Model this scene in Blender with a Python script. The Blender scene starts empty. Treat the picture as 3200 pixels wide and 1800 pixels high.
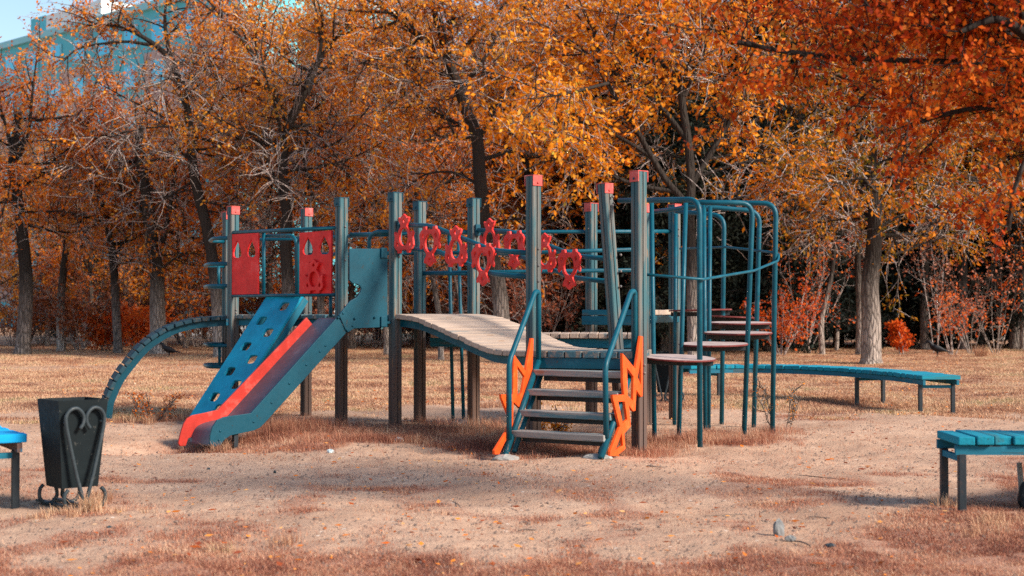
import bpy, math, random
import numpy as np
from mathutils import Vector, Matrix

random.seed(7)
RN = np.random.default_rng(7)
SC = bpy.context.scene
COL = SC.collection
F = 4444.4
CAMH = 1.18
PITCH = math.atan(75.0 / F)
WL = {}


def V(*a):
    return Vector(a)


# ---- helpers for laying the place out: a spot on the photograph at depth D metres gives a point in the world
def W(px, py, D):
    u = (px - 1600) / F
    v = -(py - 900) / F
    dy = math.cos(PITCH) - v * math.sin(PITCH)
    dz = math.sin(PITCH) + v * math.cos(PITCH)
    k = D / dy
    return Vector((u * k, D, CAMH + dz * k))


def PL(px, D):
    return Vector(((px - 1600) / F * D, D, 0.0))


def plane_tz(px, py, p0, d):
    """point seen at px,py on the upright plane through p0 along d -> (distance along d, height)"""
    u = (px - 1600) / F
    t = (u * p0.y - p0.x) / (d.x - u * d.y)
    D = p0.y + t * d.y
    return t, W(px, py, D).z


def terrain(x, y):
    """height of the ground, works on arrays"""
    z = 0.018 * np.sin(x * 1.7 + 0.6) * np.sin(y * 1.3) + 0.012 * np.sin(x * 3.9 + y * 2.1)
    z = z + 0.03 * np.exp(-(((x + 0.2) / 3.0) ** 2 + ((y - 14.0) / 1.6) ** 2))
    z = z - 0.17 * np.exp(-(((x + 3.05) / 0.55) ** 2 + ((y - 12.75) / 0.55) ** 2))
    z = z + 0.02 * np.exp(-(((x - 1.6) / 1.0) ** 2 + ((y - 12.6) / 1.2) ** 2))
    return z - 0.012


def gz(x, y):
    return float(terrain(np.float64(x), np.float64(y)))


# ------------------------------------------------------------------ materials
def new_mat(name):
    m = bpy.data.materials.new(name)
    m.use_nodes = True
    nt = m.node_tree
    b = nt.nodes.get('Principled BSDF')
    return m, nt, b


def N(nt, t, **kw):
    n = nt.nodes.new(t)
    for k, v in kw.items():
        if k.startswith('i_'):
            n.inputs[k[2:].replace('_', ' ')].default_value = v
        else:
            setattr(n, k, v)
    return n


def ramp(nt, stops, interp='LINEAR'):
    r = nt.nodes.new('ShaderNodeValToRGB')
    r.color_ramp.interpolation = interp
    e = r.color_ramp.elements
    while len(e) > 1:
        e.remove(e[0])
    e[0].position = stops[0][0]
    e[0].color = (*stops[0][1], 1)
    for p, c in stops[1:]:
        q = e.new(p)
        q.color = (*c, 1)
    return r


def mixc(nt, fac, a, b, mode='MIX'):
    m = nt.nodes.new('ShaderNodeMix')
    m.data_type = 'RGBA'
    m.blend_type = mode
    for s, val in ((0, fac), (6, a), (7, b)):
        if isinstance(val, bpy.types.NodeSocket):
            nt.links.new(val, m.inputs[s])
        elif isinstance(val, (int, float)):
            m.inputs[s].default_value = val
        else:
            m.inputs[s].default_value = (*val, 1)
    return m.outputs[2]


def noise(nt, vec, scale, detail=4, rough=0.55):
    n = N(nt, 'ShaderNodeTexNoise')
    n.inputs['Scale'].default_value = scale
    n.inputs['Detail'].default_value = detail
    n.inputs['Roughness'].default_value = rough
    if vec is not None:
        nt.links.new(vec, n.inputs['Vector'])
    return n.outputs['Fac']


def scaled(nt, vec, s):
    m = N(nt, 'ShaderNodeMapping')
    m.inputs['Scale'].default_value = s
    nt.links.new(vec, m.inputs['Vector'])
    return m.outputs['Vector']


def attr(nt, name):
    a = N(nt, 'ShaderNodeAttribute')
    a.attribute_name = name
    return a


def rng_map(nt, val, a, b, c=0.0, d=1.0):
    m = N(nt, 'ShaderNodeMapRange')
    m.inputs[1].default_value = a
    m.inputs[2].default_value = b
    m.inputs[3].default_value = c
    m.inputs[4].default_value = d
    nt.links.new(val, m.inputs[0])
    return m.outputs[0]


def bump(nt, b, h, strength=0.4, dist=0.01):
    n = N(nt, 'ShaderNodeBump')
    n.inputs['Strength'].default_value = strength
    n.inputs['Distance'].default_value = dist
    nt.links.new(h, n.inputs['Height'])
    nt.links.new(n.outputs['Normal'], b.inputs['Normal'])


def wood_mat(name, c_lo, c_hi, paint=None, paint_amt=0.5, low_tint=None, knots=True):
    m, nt, b = new_mat(name)
    g = attr(nt, 'grain').outputs['Vector']
    f1 = noise(nt, scaled(nt, g, (1.2, 38, 38)), 1.0, 5, 0.65)
    f2 = noise(nt, scaled(nt, g, (0.7, 5, 5)), 1.0, 3)
    r = ramp(nt, [(0.25, c_lo), (0.7, c_hi)])
    nt.links.new(f1, r.inputs['Fac'])
    col = mixc(nt, rng_map(nt, f2, 0.3, 0.7, 0.0, 0.55), r.outputs['Color'],
               tuple(0.62 * x for x in c_hi))
    bd = attr(nt, 'board').outputs['Fac']
    col = mixc(nt, rng_map(nt, bd, 0, 1, 0.0, 0.35), col, tuple(0.5 * x for x in c_hi))
    # long dark cracks
    fc = noise(nt, scaled(nt, g, (0.8, 60, 60)), 1.0, 2)
    col = mixc(nt, rng_map(nt, fc, 0.66, 0.72, 0.0, 0.75), col, (0.035, 0.028, 0.024))
    if paint:
        fp = noise(nt, scaled(nt, g, (1.1, 9, 9)), 1.0, 6, 0.7)
        col = mixc(nt, rng_map(nt, fp, 0.62 - 0.25 * paint_amt, 0.70 - 0.25 * paint_amt, 0.0, 0.8), col, paint)
    if low_tint:
        geo = N(nt, 'ShaderNodeNewGeometry')
        sp = N(nt, 'ShaderNodeSeparateXYZ')
        nt.links.new(geo.outputs['Position'], sp.inputs[0])
        fz = rng_map(nt, sp.outputs['Z'], 0.55, 1.25, 0.75, 0.0)
        col = mixc(nt, fz, col, low_tint)
    if knots:
        vo = N(nt, 'ShaderNodeTexVoronoi')
        vo.inputs['Scale'].default_value = 1.0
        nt.links.new(scaled(nt, g, (3.1, 9, 9)), vo.inputs['Vector'])
        col = mixc(nt, rng_map(nt, vo.outputs['Distance'], 0.10, 0.18, 0.6, 0.0), col, (0.32, 0.16, 0.07))
    nt.links.new(col, b.inputs['Base Color'])
    b.inputs['Roughness'].default_value = 0.85
    b.inputs['Specular IOR Level'].default_value = 0.25
    bump(nt, b, f1, 0.5, 0.006)
    return m


def paint_mat(name, col, worn=None, amt=0.3, rough=0.5, scale=6.0, under=None, var=0.25):
    m, nt, b = new_mat(name)
    tc = N(nt, 'ShaderNodeTexCoord')
    geo = N(nt, 'ShaderNodeNewGeometry')
    p = geo.outputs['Position']
    f1 = noise(nt, p, scale, 6, 0.65)
    f2 = noise(nt, p, scale * 7, 4, 0.7)
    c = mixc(nt, rng_map(nt, f1, 0.3, 0.7, 0.0, 1.0), tuple(x * (1 - var) for x in col), tuple(min(1, x * (1 + var)) for x in col))
    if worn:
        c = mixc(nt, rng_map(nt, f1, 0.60 - 0.12 * amt, 0.78 - 0.12 * amt, 0.0, min(1.0, 0.35 + amt)), c, worn)
        c = mixc(nt, rng_map(nt, f2, 0.66, 0.74, 0.0, 0.5), c, worn)
    if under:
        f3 = noise(nt, p, scale * 3.3, 8, 0.75)
        c = mixc(nt, rng_map(nt, f3, 0.62, 0.65, 0.0, 0.85), c, under)
    nt.links.new(c, b.inputs['Base Color'])
    r = rng_map(nt, f2, 0.3, 0.7, rough - 0.08, rough + 0.12)
    nt.links.new(r, b.inputs['Roughness'])
    b.inputs['Specular IOR Level'].default_value = 0.28
    bump(nt, b, f2, 0.15, 0.004)
    if max(col) < 0.02:
        b.inputs['Specular IOR Level'].default_value = 0.2
    return m


def leaf_mat(name, stops, trans=0.4, rough=0.6, clump=0.45, camp=1.3):
    m, nt, b = new_mat(name)
    t = attr(nt, 'tint').outputs['Fac']
    geo = N(nt, 'ShaderNodeNewGeometry')
    f = noise(nt, geo.outputs['Position'], clump, 2)
    oi = N(nt, 'ShaderNodeObjectInfo')
    a = N(nt, 'ShaderNodeMath', operation='MULTIPLY_ADD')
    nt.links.new(f, a.inputs[0])
    a.inputs[1].default_value = camp
    a.inputs[2].default_value = -0.5 * camp
    a2 = N(nt, 'ShaderNodeMath', operation='ADD')
    nt.links.new(a.outputs[0], a2.inputs[0])
    nt.links.new(t, a2.inputs[1])
    a3 = N(nt, 'ShaderNodeMath', operation='MULTIPLY_ADD')
    nt.links.new(oi.outputs['Random'], a3.inputs[0])
    a3.inputs[1].default_value = 0.24
    a3.inputs[2].default_value = -0.12
    a4 = N(nt, 'ShaderNodeMath', operation='ADD')
    nt.links.new(a2.outputs[0], a4.inputs[0])
    nt.links.new(a3.outputs[0], a4.inputs[1])
    r = ramp(nt, stops)
    nt.links.new(a4.outputs[0], r.inputs['Fac'])
    nt.links.new(r.outputs['Color'], b.inputs['Base Color'])
    b.inputs['Roughness'].default_value = rough
    b.inputs['Specular IOR Level'].default_value = 0.08
    tr = N(nt, 'ShaderNodeBsdfTranslucent')
    nt.links.new(r.outputs['Color'], tr.inputs['Color'])
    mx = N(nt, 'ShaderNodeMixShader')
    mx.inputs[0].default_value = trans
    nt.links.new(b.outputs[0], mx.inputs[1])
    nt.links.new(tr.outputs[0], mx.inputs[2])
    nt.links.new(mx.outputs[0], nt.nodes['Material Output'].inputs['Surface'])
    return m


def bark_mat(name, c_lo, c_hi, top=None):
    m, nt, b = new_mat(name)
    geo = N(nt, 'ShaderNodeNewGeometry')
    v = scaled(nt, geo.outputs['Position'], (9, 9, 1.8))
    f = noise(nt, v, 1.6, 6, 0.7)
    vo = N(nt, 'ShaderNodeTexVoronoi', feature='DISTANCE_TO_EDGE')
    vo.inputs['Scale'].default_value = 1.7
    nt.links.new(v, vo.inputs['Vector'])
    r = ramp(nt, [(0.3, c_lo), (0.68, c_hi)])
    nt.links.new(f, r.inputs['Fac'])
    c = mixc(nt, rng_map(nt, vo.outputs['Distance'], 0.02, 0.16, 0.75, 0.0), r.outputs['Color'], tuple(0.3 * x for x in c_lo))
    if top is not None:          # bark tone with crown shade painted in, darker up the trunk, paler below
        sp = N(nt, 'ShaderNodeSeparateXYZ')
        nt.links.new(geo.outputs['Position'], sp.inputs[0])
        zz = N(nt, 'ShaderNodeMath', operation='MULTIPLY_ADD')
        nt.links.new(f, zz.inputs[0])
        zz.inputs[1].default_value = 2.2
        nt.links.new(sp.outputs['Z'], zz.inputs[2])
        c = mixc(nt, rng_map(nt, zz.outputs[0], 1.7, 3.4, 0.0, 1.0), c, tuple(top * x for x in c_lo))
    nt.links.new(c, b.inputs['Base Color'])
    b.inputs['Roughness'].default_value = 0.95
    b.inputs['Specular IOR Level'].default_value = 0.1
    h = N(nt, 'ShaderNodeMath', operation='MULTIPLY_ADD')
    nt.links.new(rng_map(nt, vo.outputs['Distance'], 0.0, 0.25), h.inputs[0])
    h.inputs[1].default_value = 0.8
    nt.links.new(f, h.inputs[2])
    bump(nt, b, h.outputs[0], 0.9, 0.03)
    return m


BLUE = (0.002, 0.080, 0.122)
M = {}
M['plank'] = wood_mat('pale_plank_wood', (0.38, 0.28, 0.215), (0.66, 0.50, 0.40), paint=(0.10, 0.19, 0.22), paint_amt=0.1)
M['edge_plank'] = wood_mat('painted_plank_wood', (0.13, 0.12, 0.11), (0.32, 0.27, 0.23), paint=(0.025, 0.13, 0.18), paint_amt=0.7)
M['post'] = wood_mat('weathered_post_wood', (0.040, 0.044, 0.045), (0.235, 0.235, 0.22), paint=(0.025, 0.12, 0.15), paint_amt=0.72, low_tint=(0.13, 0.06, 0.04))
M['post_shade_blue'] = wood_mat('post_wood_blue_paint_and_shade', (0.05, 0.08, 0.085), (0.14, 0.15, 0.145), paint=(0.010, 0.17, 0.24), paint_amt=1.0, low_tint=(0.10, 0.055, 0.045), knots=False)  # blue paint remains, with teal shade put into the colour as well
M['arch_plank'] = wood_mat('dark_painted_plank_wood', (0.028, 0.034, 0.036), (0.105, 0.105, 0.10), paint=(0.008, 0.055, 0.085), paint_amt=0.9)
M['tread'] = wood_mat('tread_wood', (0.19, 0.18, 0.17), (0.46, 0.42, 0.39), paint=(0.06, 0.17, 0.21), paint_amt=0.45)
M['bluewood'] = wood_mat('blue_painted_wood', (0.012, 0.12, 0.18), (0.02, 0.19, 0.29), paint=(0.09, 0.13, 0.14), paint_amt=0.25, knots=False)
M['bench'] = wood_mat('bench_blue_wood', (0.003, 0.19, 0.28), (0.010, 0.31, 0.44), paint=(0.04, 0.15, 0.18), paint_amt=0.3, knots=False)
M['bench_sunlit'] = wood_mat('sunlit_bench_blue_wood', (0.002, 0.36, 0.78), (0.006, 0.46, 0.95), knots=False)  # lit copy of the bench blue, sunlight put into the colour
M['pipe'] = paint_mat('blue_pipe_paint', BLUE, worn=(0.03, 0.14, 0.19), amt=0.25, rough=0.42, under=(0.07, 0.03, 0.02), var=0.2)
M['plate'] = paint_mat('blue_plate_paint', (0.001, 0.058, 0.092), worn=(0.004, 0.038, 0.056), amt=0.3, rough=0.5, scale=3.5, under=(0.025, 0.03, 0.03))
M['ramp'] = paint_mat('ramp_blue_paint', (0.001, 0.26, 0.42), worn=(0.006, 0.31, 0.48), amt=0.3, rough=0.5, scale=4, under=(0.02, 0.10, 0.16))
M['red'] = paint_mat('red_board_paint', (0.72, 0.018, 0.018), worn=(0.66, 0.14, 0.13), amt=0.22, rough=0.55, scale=7)
M['capred'] = paint_mat('faded_red_cap_paint', (0.58, 0.085, 0.075), worn=(0.66, 0.30, 0.28), amt=0.5, rough=0.5, scale=12)
M['orange'] = paint_mat('orange_board_paint', (0.90, 0.095, 0.012), worn=(0.92, 0.20, 0.06), amt=0.3, rough=0.5, scale=8, under=(0.20, 0.05, 0.03))
M['slidered'] = paint_mat('slide_red_paint', (0.46, 0.028, 0.018), worn=(0.52, 0.14, 0.11), amt=0.4, rough=0.5, scale=7)
M['chute'] = paint_mat('slide_chute_paint', (0.07, 0.075, 0.10), worn=(0.16, 0.17, 0.20), amt=0.4, rough=0.35, scale=4)
M['disc'] = paint_mat('worn_disc_plywood', (0.46, 0.35, 0.32), worn=(0.58, 0.48, 0.44), amt=0.4, rough=0.7, scale=9)
M['discrim'] = paint_mat('disc_rim_paint', (0.16, 0.03, 0.028), worn=(0.30, 0.16, 0.14), amt=0.4, rough=0.6, scale=14)
M['black'] = paint_mat('dark_bin_paint', (0.004, 0.009, 0.012), worn=(0.009, 0.015, 0.017), amt=0.35, rough=0.62, scale=6, under=(0.07, 0.07, 0.065))
M['iron'] = paint_mat('dark_iron_paint', (0.03, 0.042, 0.05), worn=(0.08, 0.085, 0.09), amt=0.4, rough=0.45, scale=15)
M['leg'] = paint_mat('bench_leg_paint', (0.022, 0.030, 0.038), worn=(0.10, 0.05, 0.03), amt=0.35, rough=0.5, scale=9)
M['brownboard'] = wood_mat('brown_rail_wood', (0.10, 0.06, 0.05), (0.22, 0.13, 0.11), paint=(0.01, 0.25, 0.42), paint_amt=0.1)
M['bolt'] = paint_mat('bolt_steel', (0.16, 0.15, 0.15), worn=(0.32, 0.17, 0.10), amt=0.5, rough=0.4, scale=30)
M['concrete'] = paint_mat('concrete', (0.36, 0.34, 0.31), worn=(0.24, 0.22, 0.20), amt=0.5, rough=0.95, scale=9)
M['stone'] = paint_mat('grey_stone', (0.20, 0.20, 0.20), worn=(0.12, 0.14, 0.16), amt=0.5, rough=0.9, scale=25)
M['litter'] = paint_mat('pale_litter', (0.55, 0.66, 0.68), worn=(0.3, 0.5, 0.56), amt=0.4, rough=0.5, scale=30)
M['crow'] = paint_mat('crow_feathers', (0.010, 0.011, 0.015), rough=0.45, scale=20)
M['stick'] = paint_mat('dry_stick', (0.16, 0.12, 0.10), worn=(0.3, 0.24, 0.2), amt=0.4, rough=0.9, scale=20)
M['bark'] = bark_mat('grey_bark', (0.24, 0.195, 0.17), (0.58, 0.48, 0.42), 0.18)
M['bark_dark'] = bark_mat('dark_bark', (0.12, 0.10, 0.09), (0.34, 0.28, 0.25), 0.26)
M['bark_pale'] = bark_mat('pale_twig_bark', (0.36, 0.29, 0.27), (0.66, 0.55, 0.50))
OR = [(0.0, (0.28, 0.055, 0.006)), (0.3, (0.64, 0.165, 0.011)), (0.55, (0.86, 0.285, 0.020)), (0.8, (0.92, 0.42, 0.055)), (1.0, (0.50, 0.30, 0.06))]
M['leaf_orange'] = leaf_mat('orange_leaf', OR)
M['leaf_gold'] = leaf_mat('golden_leaf', [(0.0, (0.52, 0.13, 0.008)), (0.3, (0.85, 0.25, 0.014)), (0.65, (0.95, 0.41, 0.03)), (0.9, (0.85, 0.42, 0.09)), (1.0, (0.45, 0.34, 0.05))])
M['leaf_rust'] = leaf_mat('rust_leaf', [(0.0, (0.30, 0.05, 0.008)), (0.35, (0.64, 0.13, 0.009)), (0.65, (0.82, 0.235, 0.018)), (1.0, (0.70, 0.32, 0.06))])
M['leaf_olive'] = leaf_mat('olive_orange_leaf', [(0.0, (0.13, 0.10, 0.012)), (0.25, (0.36, 0.17, 0.015)), (0.5, (0.70, 0.20, 0.014)), (0.8, (0.78, 0.30, 0.03)), (1.0, (0.40, 0.22, 0.04))])
M['leaf_red'] = leaf_mat('red_orange_leaf', [(0.0, (0.45, 0.05, 0.012)), (0.4, (0.75, 0.12, 0.018)), (0.75, (0.82, 0.20, 0.03)), (1.0, (0.60, 0.25, 0.14))])
M['leaf_near'] = leaf_mat('dark_red_leaf', [(0.0, (0.18, 0.014, 0.006)), (0.4, (0.42, 0.050, 0.008)), (0.75, (0.70, 0.155, 0.013)), (1.0, (0.34, 0.14, 0.03))], trans=0.35)
M['leaf_pink'] = leaf_mat('pinkish_dry_leaf', [(0.0, (0.32, 0.09, 0.04)), (0.5, (0.55, 0.18, 0.10)), (1.0, (0.62, 0.33, 0.24))])
M['leaf_under'] = leaf_mat('brown_undergrowth_leaf', [(0.0, (0.12, 0.035, 0.018)), (0.5, (0.34, 0.10, 0.04)), (0.85, (0.55, 0.19, 0.06)), (1.0, (0.40, 0.22, 0.14))], trans=0.25)
M['needle'] = leaf_mat('shade_dark_needle', [(0.0, (0.006, 0.010, 0.010)), (0.5, (0.014, 0.020, 0.016)), (1.0, (0.030, 0.034, 0.022))], trans=0.15)  # foliage colour carries the darkness of the shaded wood
M['grass'] = leaf_mat('dry_lawn_grass', [(0.0, (0.24, 0.10, 0.07)), (0.3, (0.46, 0.235, 0.145)), (0.6, (0.66, 0.40, 0.245)), (0.85, (0.80, 0.55, 0.36)), (1.0, (0.40, 0.31, 0.16))], trans=0.3, clump=0.8, camp=2.4)
M['redgrass'] = leaf_mat('dead_reddish_grass', [(0.0, (0.14, 0.05, 0.04)), (0.35, (0.40, 0.155, 0.10)), (0.65, (0.58, 0.29, 0.18)), (1.0, (0.76, 0.53, 0.36))], trans=0.25, clump=1.6, camp=1.6)
M['fallen'] = leaf_mat('fallen_leaf', [(0.0, (0.22, 0.05, 0.025)), (0.35, (0.55, 0.12, 0.02)), (0.7, (0.82, 0.27, 0.04)), (0.9, (0.85, 0.45, 0.16)), (1.0, (0.62, 0.46, 0.34))], trans=0.2)


# ------------------------------------------------------------------ mesh building
class MB:
    def __init__(self):
        self.v = []
        self.f = []
        self.g = []
        self.b = []

    def add(self, vs, fs, grain=None, board=None):
        o = len(self.v)
        self.v += [tuple(p) for p in vs]
        self.f += [tuple(i + o for i in q) for q in fs]
        self.g += [tuple(p) for p in (grain if grain is not None else vs)]
        bd = random.random() if board is None else board
        self.b += [bd] * len(vs)
        return self

    def box(self, c, X, Y, Z, jit=0.0):
        """oriented box from half-axis vectors"""
        c = Vector(c)
        ax = [Vector(X), Vector(Y), Vector(Z)]
        ln = [a.length for a in ax]
        order = sorted(range(3), key=lambda i: -ln[i])
        off = [random.uniform(0, 40) for _ in range(3)]
        vs, gr = [], []
        for sx in (-1, 1):
            for sy in (-1, 1):
                for sz in (-1, 1):
                    s = (sx, sy, sz)
                    p = c + ax[0] * sx + ax[1] * sy + ax[2] * sz
                    if jit:
                        p = p + Vector((random.uniform(-jit, jit) for _ in range(3)))
                    vs.append(p)
                    loc = [s[i] * ln[i] for i in order]
                    gr.append([loc[k] + off[k] for k in range(3)])
        fs = [(0, 1, 3, 2), (4, 6, 7, 5), (0, 4, 5, 1), (2, 3, 7, 6), (0, 2, 6, 4), (1, 5, 7, 3)]
        if ax[0].cross(ax[1]).dot(ax[2]) < 0:
            fs = [tuple(reversed(q)) for q in fs]
        return self.add(vs, fs, gr)

    def beam(self, p, q, w, h, up=(0, 0, 1)):
        """box from p to q, w wide (sideways), h high"""
        p, q = Vector(p), Vector(q)
        d = q - p
        u = Vector(up)
        s = d.cross(u).normalized()
        n = s.cross(d).normalized()
        return self.box((p + q) / 2, d / 2, s * (w / 2), n * (h / 2))

    def prism(self, poly, z0, z1, grain_dir=None):
        """upright prism from a plan polygon (list of Vector)"""
        n = len(poly)
        area = sum(poly[i].x * poly[(i + 1) % n].y - poly[(i + 1) % n].x * poly[i].y for i in range(n))
        if area < 0:
            poly = poly[::-1]
        vs = [Vector((p.x, p.y, z0)) for p in poly] + [Vector((p.x, p.y, z1)) for p in poly]
        fs = [tuple(reversed(range(n))), tuple(range(n, 2 * n))]
        fs += [(i, (i + 1) % n, n + (i + 1) % n, n + i) for i in range(n)]
        if grain_dir is not None:
            g = Vector(grain_dir).normalized()
            s = Vector((-g.y, g.x, 0))
            off = random.uniform(0, 50)
            gr = [(p.dot(g) + off, p.dot(s) + off, p.z) for p in vs]
        else:
            gr = None
        return self.add(vs, fs, gr)

    def tube(self, pts, r, n=10, closed=False, caps=True, radii=None):
        pts = [Vector(p) for p in pts]
        m = len(pts)
        T = []
        for i in range(m):
            if closed:
                t = pts[(i + 1) % m] - pts[i - 1]
            else:
                t = pts[min(i + 1, m - 1)] - pts[max(i - 1, 0)]
            T.append(t.normalized())
        ref = Vector((0, 0, 1)) if abs(T[0].z) < 0.9 else Vector((1, 0, 0))
        nrm = (ref - T[0] * ref.dot(T[0])).normalized()
        vs = []
        for i in range(m):
            nrm = (nrm - T[i] * nrm.dot(T[i])).normalized()
            bn = T[i].cross(nrm)
            rr = radii[i] if radii else r
            for k in range(n):
                a = 2 * math.pi * k / n
                vs.append(pts[i] + nrm * (rr * math.cos(a)) + bn * (rr * math.sin(a)))
        fs = []
        for i in range(m if closed else m - 1):
            for k in range(n):
                a, b2 = i * n + k, i * n + (k + 1) % n
                j = (i + 1) % m
                fs.append((a, b2, j * n + (k + 1) % n, j * n + k))
        if caps and not closed:
            fs.append(tuple(reversed(range(n))))
            fs.append(tuple((m - 1) * n + k for k in range(n)))
        return self.add(vs, fs)

    def dome(self, c, nrm, r, h):
        """bolt head"""
        nrm = Vector(nrm).normalized()
        a = nrm.orthogonal().normalized()
        b = nrm.cross(a)
        c = Vector(c)
        vs = []
        for (rr, hh) in ((r, -0.004), (r * 0.95, h * 0.5), (r * 0.55, h * 0.9)):
            for k in range(8):
                t = k * math.pi / 4
                vs.append(c + a * (rr * math.cos(t)) + b * (rr * math.sin(t)) + nrm * hh)
        vs.append(c + nrm * h)
        fs = []
        for i in range(2):
            for k in range(8):
                fs.append((i * 8 + k, i * 8 + (k + 1) % 8, i * 8 + 8 + (k + 1) % 8, i * 8 + 8 + k))
        fs += [(16 + k, 16 + (k + 1) % 8, 24) for k in range(8)]
        return self.add(vs, fs)

    def build(self, name, mat, parent=None, smooth=False, bevel=0.0, mats=None, fm=None):
        v = np.array(self.v, dtype=np.float64)
        return mesh_obj(name, v, self.f, mat, parent, smooth, bevel, np.array(self.g), np.array(self.b), mats, fm)


def link(o, parent, world):
    COL.objects.link(o)
    WL[o.name] = Vector(world)
    if parent is not None:
        o.parent = parent
        o.location = Vector(world) - WL[parent.name]
    else:
        o.location = world
    return o


def mesh_obj(name, v, faces, mat, parent=None, smooth=False, bevel=0.0, grain=None, board=None, mats=None, fm=None):
    lo, hi = v.min(0), v.max(0)
    c = np.array([(lo[0] + hi[0]) / 2, (lo[1] + hi[1]) / 2, lo[2]])
    me = bpy.data.meshes.new(name)
    me.from_pydata((v - c).tolist(), [], faces)
    if grain is not None:
        a = me.attributes.new('grain', 'FLOAT_VECTOR', 'POINT')
        a.data.foreach_set('vector', grain.astype(np.float32).ravel())
        a = me.attributes.new('board', 'FLOAT', 'POINT')
        a.data.foreach_set('value', board.astype(np.float32))
    for mm in (mats or [mat]):
        me.materials.append(mm)
    if fm is not None:
        me.polygons.foreach_set('material_index', np.array(fm, dtype=np.int32))
    if smooth:
        me.polygons.foreach_set('use_smooth', np.ones(len(me.polygons), dtype=bool))
    me.update()
    o = bpy.data.objects.new(name, me)
    link(o, parent, c)
    if bevel:
        b = o.modifiers.new('bevel', 'BEVEL')
        b.width = bevel
        b.segments = 2
        b.limit_method = 'ANGLE'
    return o


def raw_mesh(name, v, quads, mat, parent=None, tint=None, smooth=False, k=4, mats=None, fm=None):
    """big arrays straight into a mesh"""
    v = np.asarray(v, dtype=np.float32)
    quads = np.asarray(quads, dtype=np.int32)
    lo, hi = v.min(0), v.max(0)
    c = np.array([(lo[0] + hi[0]) / 2, (lo[1] + hi[1]) / 2, lo[2]], dtype=np.float32)
    me = bpy.data.meshes.new(name)
    me.vertices.add(len(v))
    me.vertices.foreach_set('co', (v - c).ravel())
    nf = len(quads)
    me.loops.add(nf * k)
    me.loops.foreach_set('vertex_index', quads.ravel())
    me.polygons.add(nf)
    me.polygons.foreach_set('loop_start', np.arange(0, nf * k, k, dtype=np.int32))
    if tint is not None:
        a = me.attributes.new('tint', 'FLOAT', 'POINT')
        a.data.foreach_set('value', np.asarray(tint, dtype=np.float32))
    for mm in (mats or [mat]):
        me.materials.append(mm)
    if fm is not None:
        me.polygons.foreach_set('material_index', np.asarray(fm, dtype=np.int32))
    me.update(calc_edges=True)
    if smooth:
        me.polygons.foreach_set('use_smooth', np.ones(nf, dtype=bool))
    o = bpy.data.objects.new(name, me)
    return link(o, parent, Vector(c.tolist()))


def empty(name, loc, label, cat, group=None):
    o = bpy.data.objects.new(name, None)
    o.empty_display_size = 0.3
    link(o, None, loc)
    return tag(o, label, cat, group)


def tag(o, label=None, cat=None, group=None, kind=None):
    if label:
        o['label'] = label
    if cat:
        o['category'] = cat
    if group:
        o['group'] = group
    if kind:
        o['kind'] = kind
    return o


def plate_mesh(loops, thick, bev=0.003):
    """flat board with holes from closed 2D outlines -> list of verts (x, y=thickness, z) and faces"""
    cu = bpy.data.curves.new('outline', 'CURVE')
    cu.dimensions = '2D'
    cu.fill_mode = 'BOTH'
    cu.extrude = max(thick / 2 - bev, 0.0005)
    cu.bevel_depth = bev
    cu.bevel_resolution = 1
    cu.offset = -bev
    for lp in loops:
        s = cu.splines.new('POLY')
        s.points.add(len(lp) - 1)
        for i, p in enumerate(lp):
            s.points[i].co = (p[0], p[1], 0, 1)
        s.use_cyclic_u = True
    o = bpy.data.objects.new('outline', cu)
    COL.objects.link(o)
    dg = bpy.context.evaluated_depsgraph_get()
    me = bpy.data.meshes.new_from_object(o.evaluated_get(dg))
    vs = [(p.co.x, p.co.z, p.co.y) for p in me.vertices]
    fs = [tuple(reversed(p.vertices)) for p in me.polygons]
    bpy.data.objects.remove(o)
    bpy.data.curves.remove(cu)
    bpy.data.meshes.remove(me)
    return vs, fs


def plate(name, loops, thick, p0, d, mat, parent, off=0.0, bev=0.003):
    """board standing on the upright plane through p0 along d; off shifts it towards the normal on the right of d"""
    vs, fs = plate_mesh(loops, thick, bev)
    d = Vector((d.x, d.y, 0)).normalized()
    n = Vector((d.y, -d.x, 0))
    out = [Vector((p0.x, p0.y, 0)) + d * x + n * (y + off) + Vector((0, 0, z)) for (x, y, z) in vs]
    mb = MB()
    mb.add(out, fs, [(x, y, z) for (x, y, z) in vs])
    return mb.build(name, mat, parent)


def smooth_path(pts, n=4):
    """Catmull-Rom"""
    P = [Vector(p) for p in pts]
    P = [P[0] * 2 - P[1]] + P + [P[-1] * 2 - P[-2]]
    out = []
    for i in range(1, len(P) - 2):
        for k in range(n):
            t = k / n
            a, b, c, d = P[i - 1], P[i], P[i + 1], P[i + 2]
            out.append(0.5 * ((2 * b) + (c - a) * t + (2 * a - 5 * b + 4 * c - d) * t * t + (3 * b - a - 3 * c + d) * t ** 3))
    out.append(P[-2])
    return out


def round_corners(pts, r, n=5):
    """polyline with rounded corners, for bent pipes"""
    pts = [Vector(p) for p in pts]
    out = [pts[0]]
    for i in range(1, len(pts) - 1):
        a, b, c = pts[i - 1], pts[i], pts[i + 1]
        u, w = (a - b), (c - b)
        q = min(r, u.length * 0.48, w.length * 0.48)
        s, e = b + u.normalized() * q, b + w.normalized() * q
        for k in range(n + 1):
            t = k / n
            out.append(s * (1 - t) ** 2 + b * 2 * t * (1 - t) + e * t * t)
    out.append(pts[-1])
    return out


def arr2(v, k):
    return np.repeat(v, k, axis=0)
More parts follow.
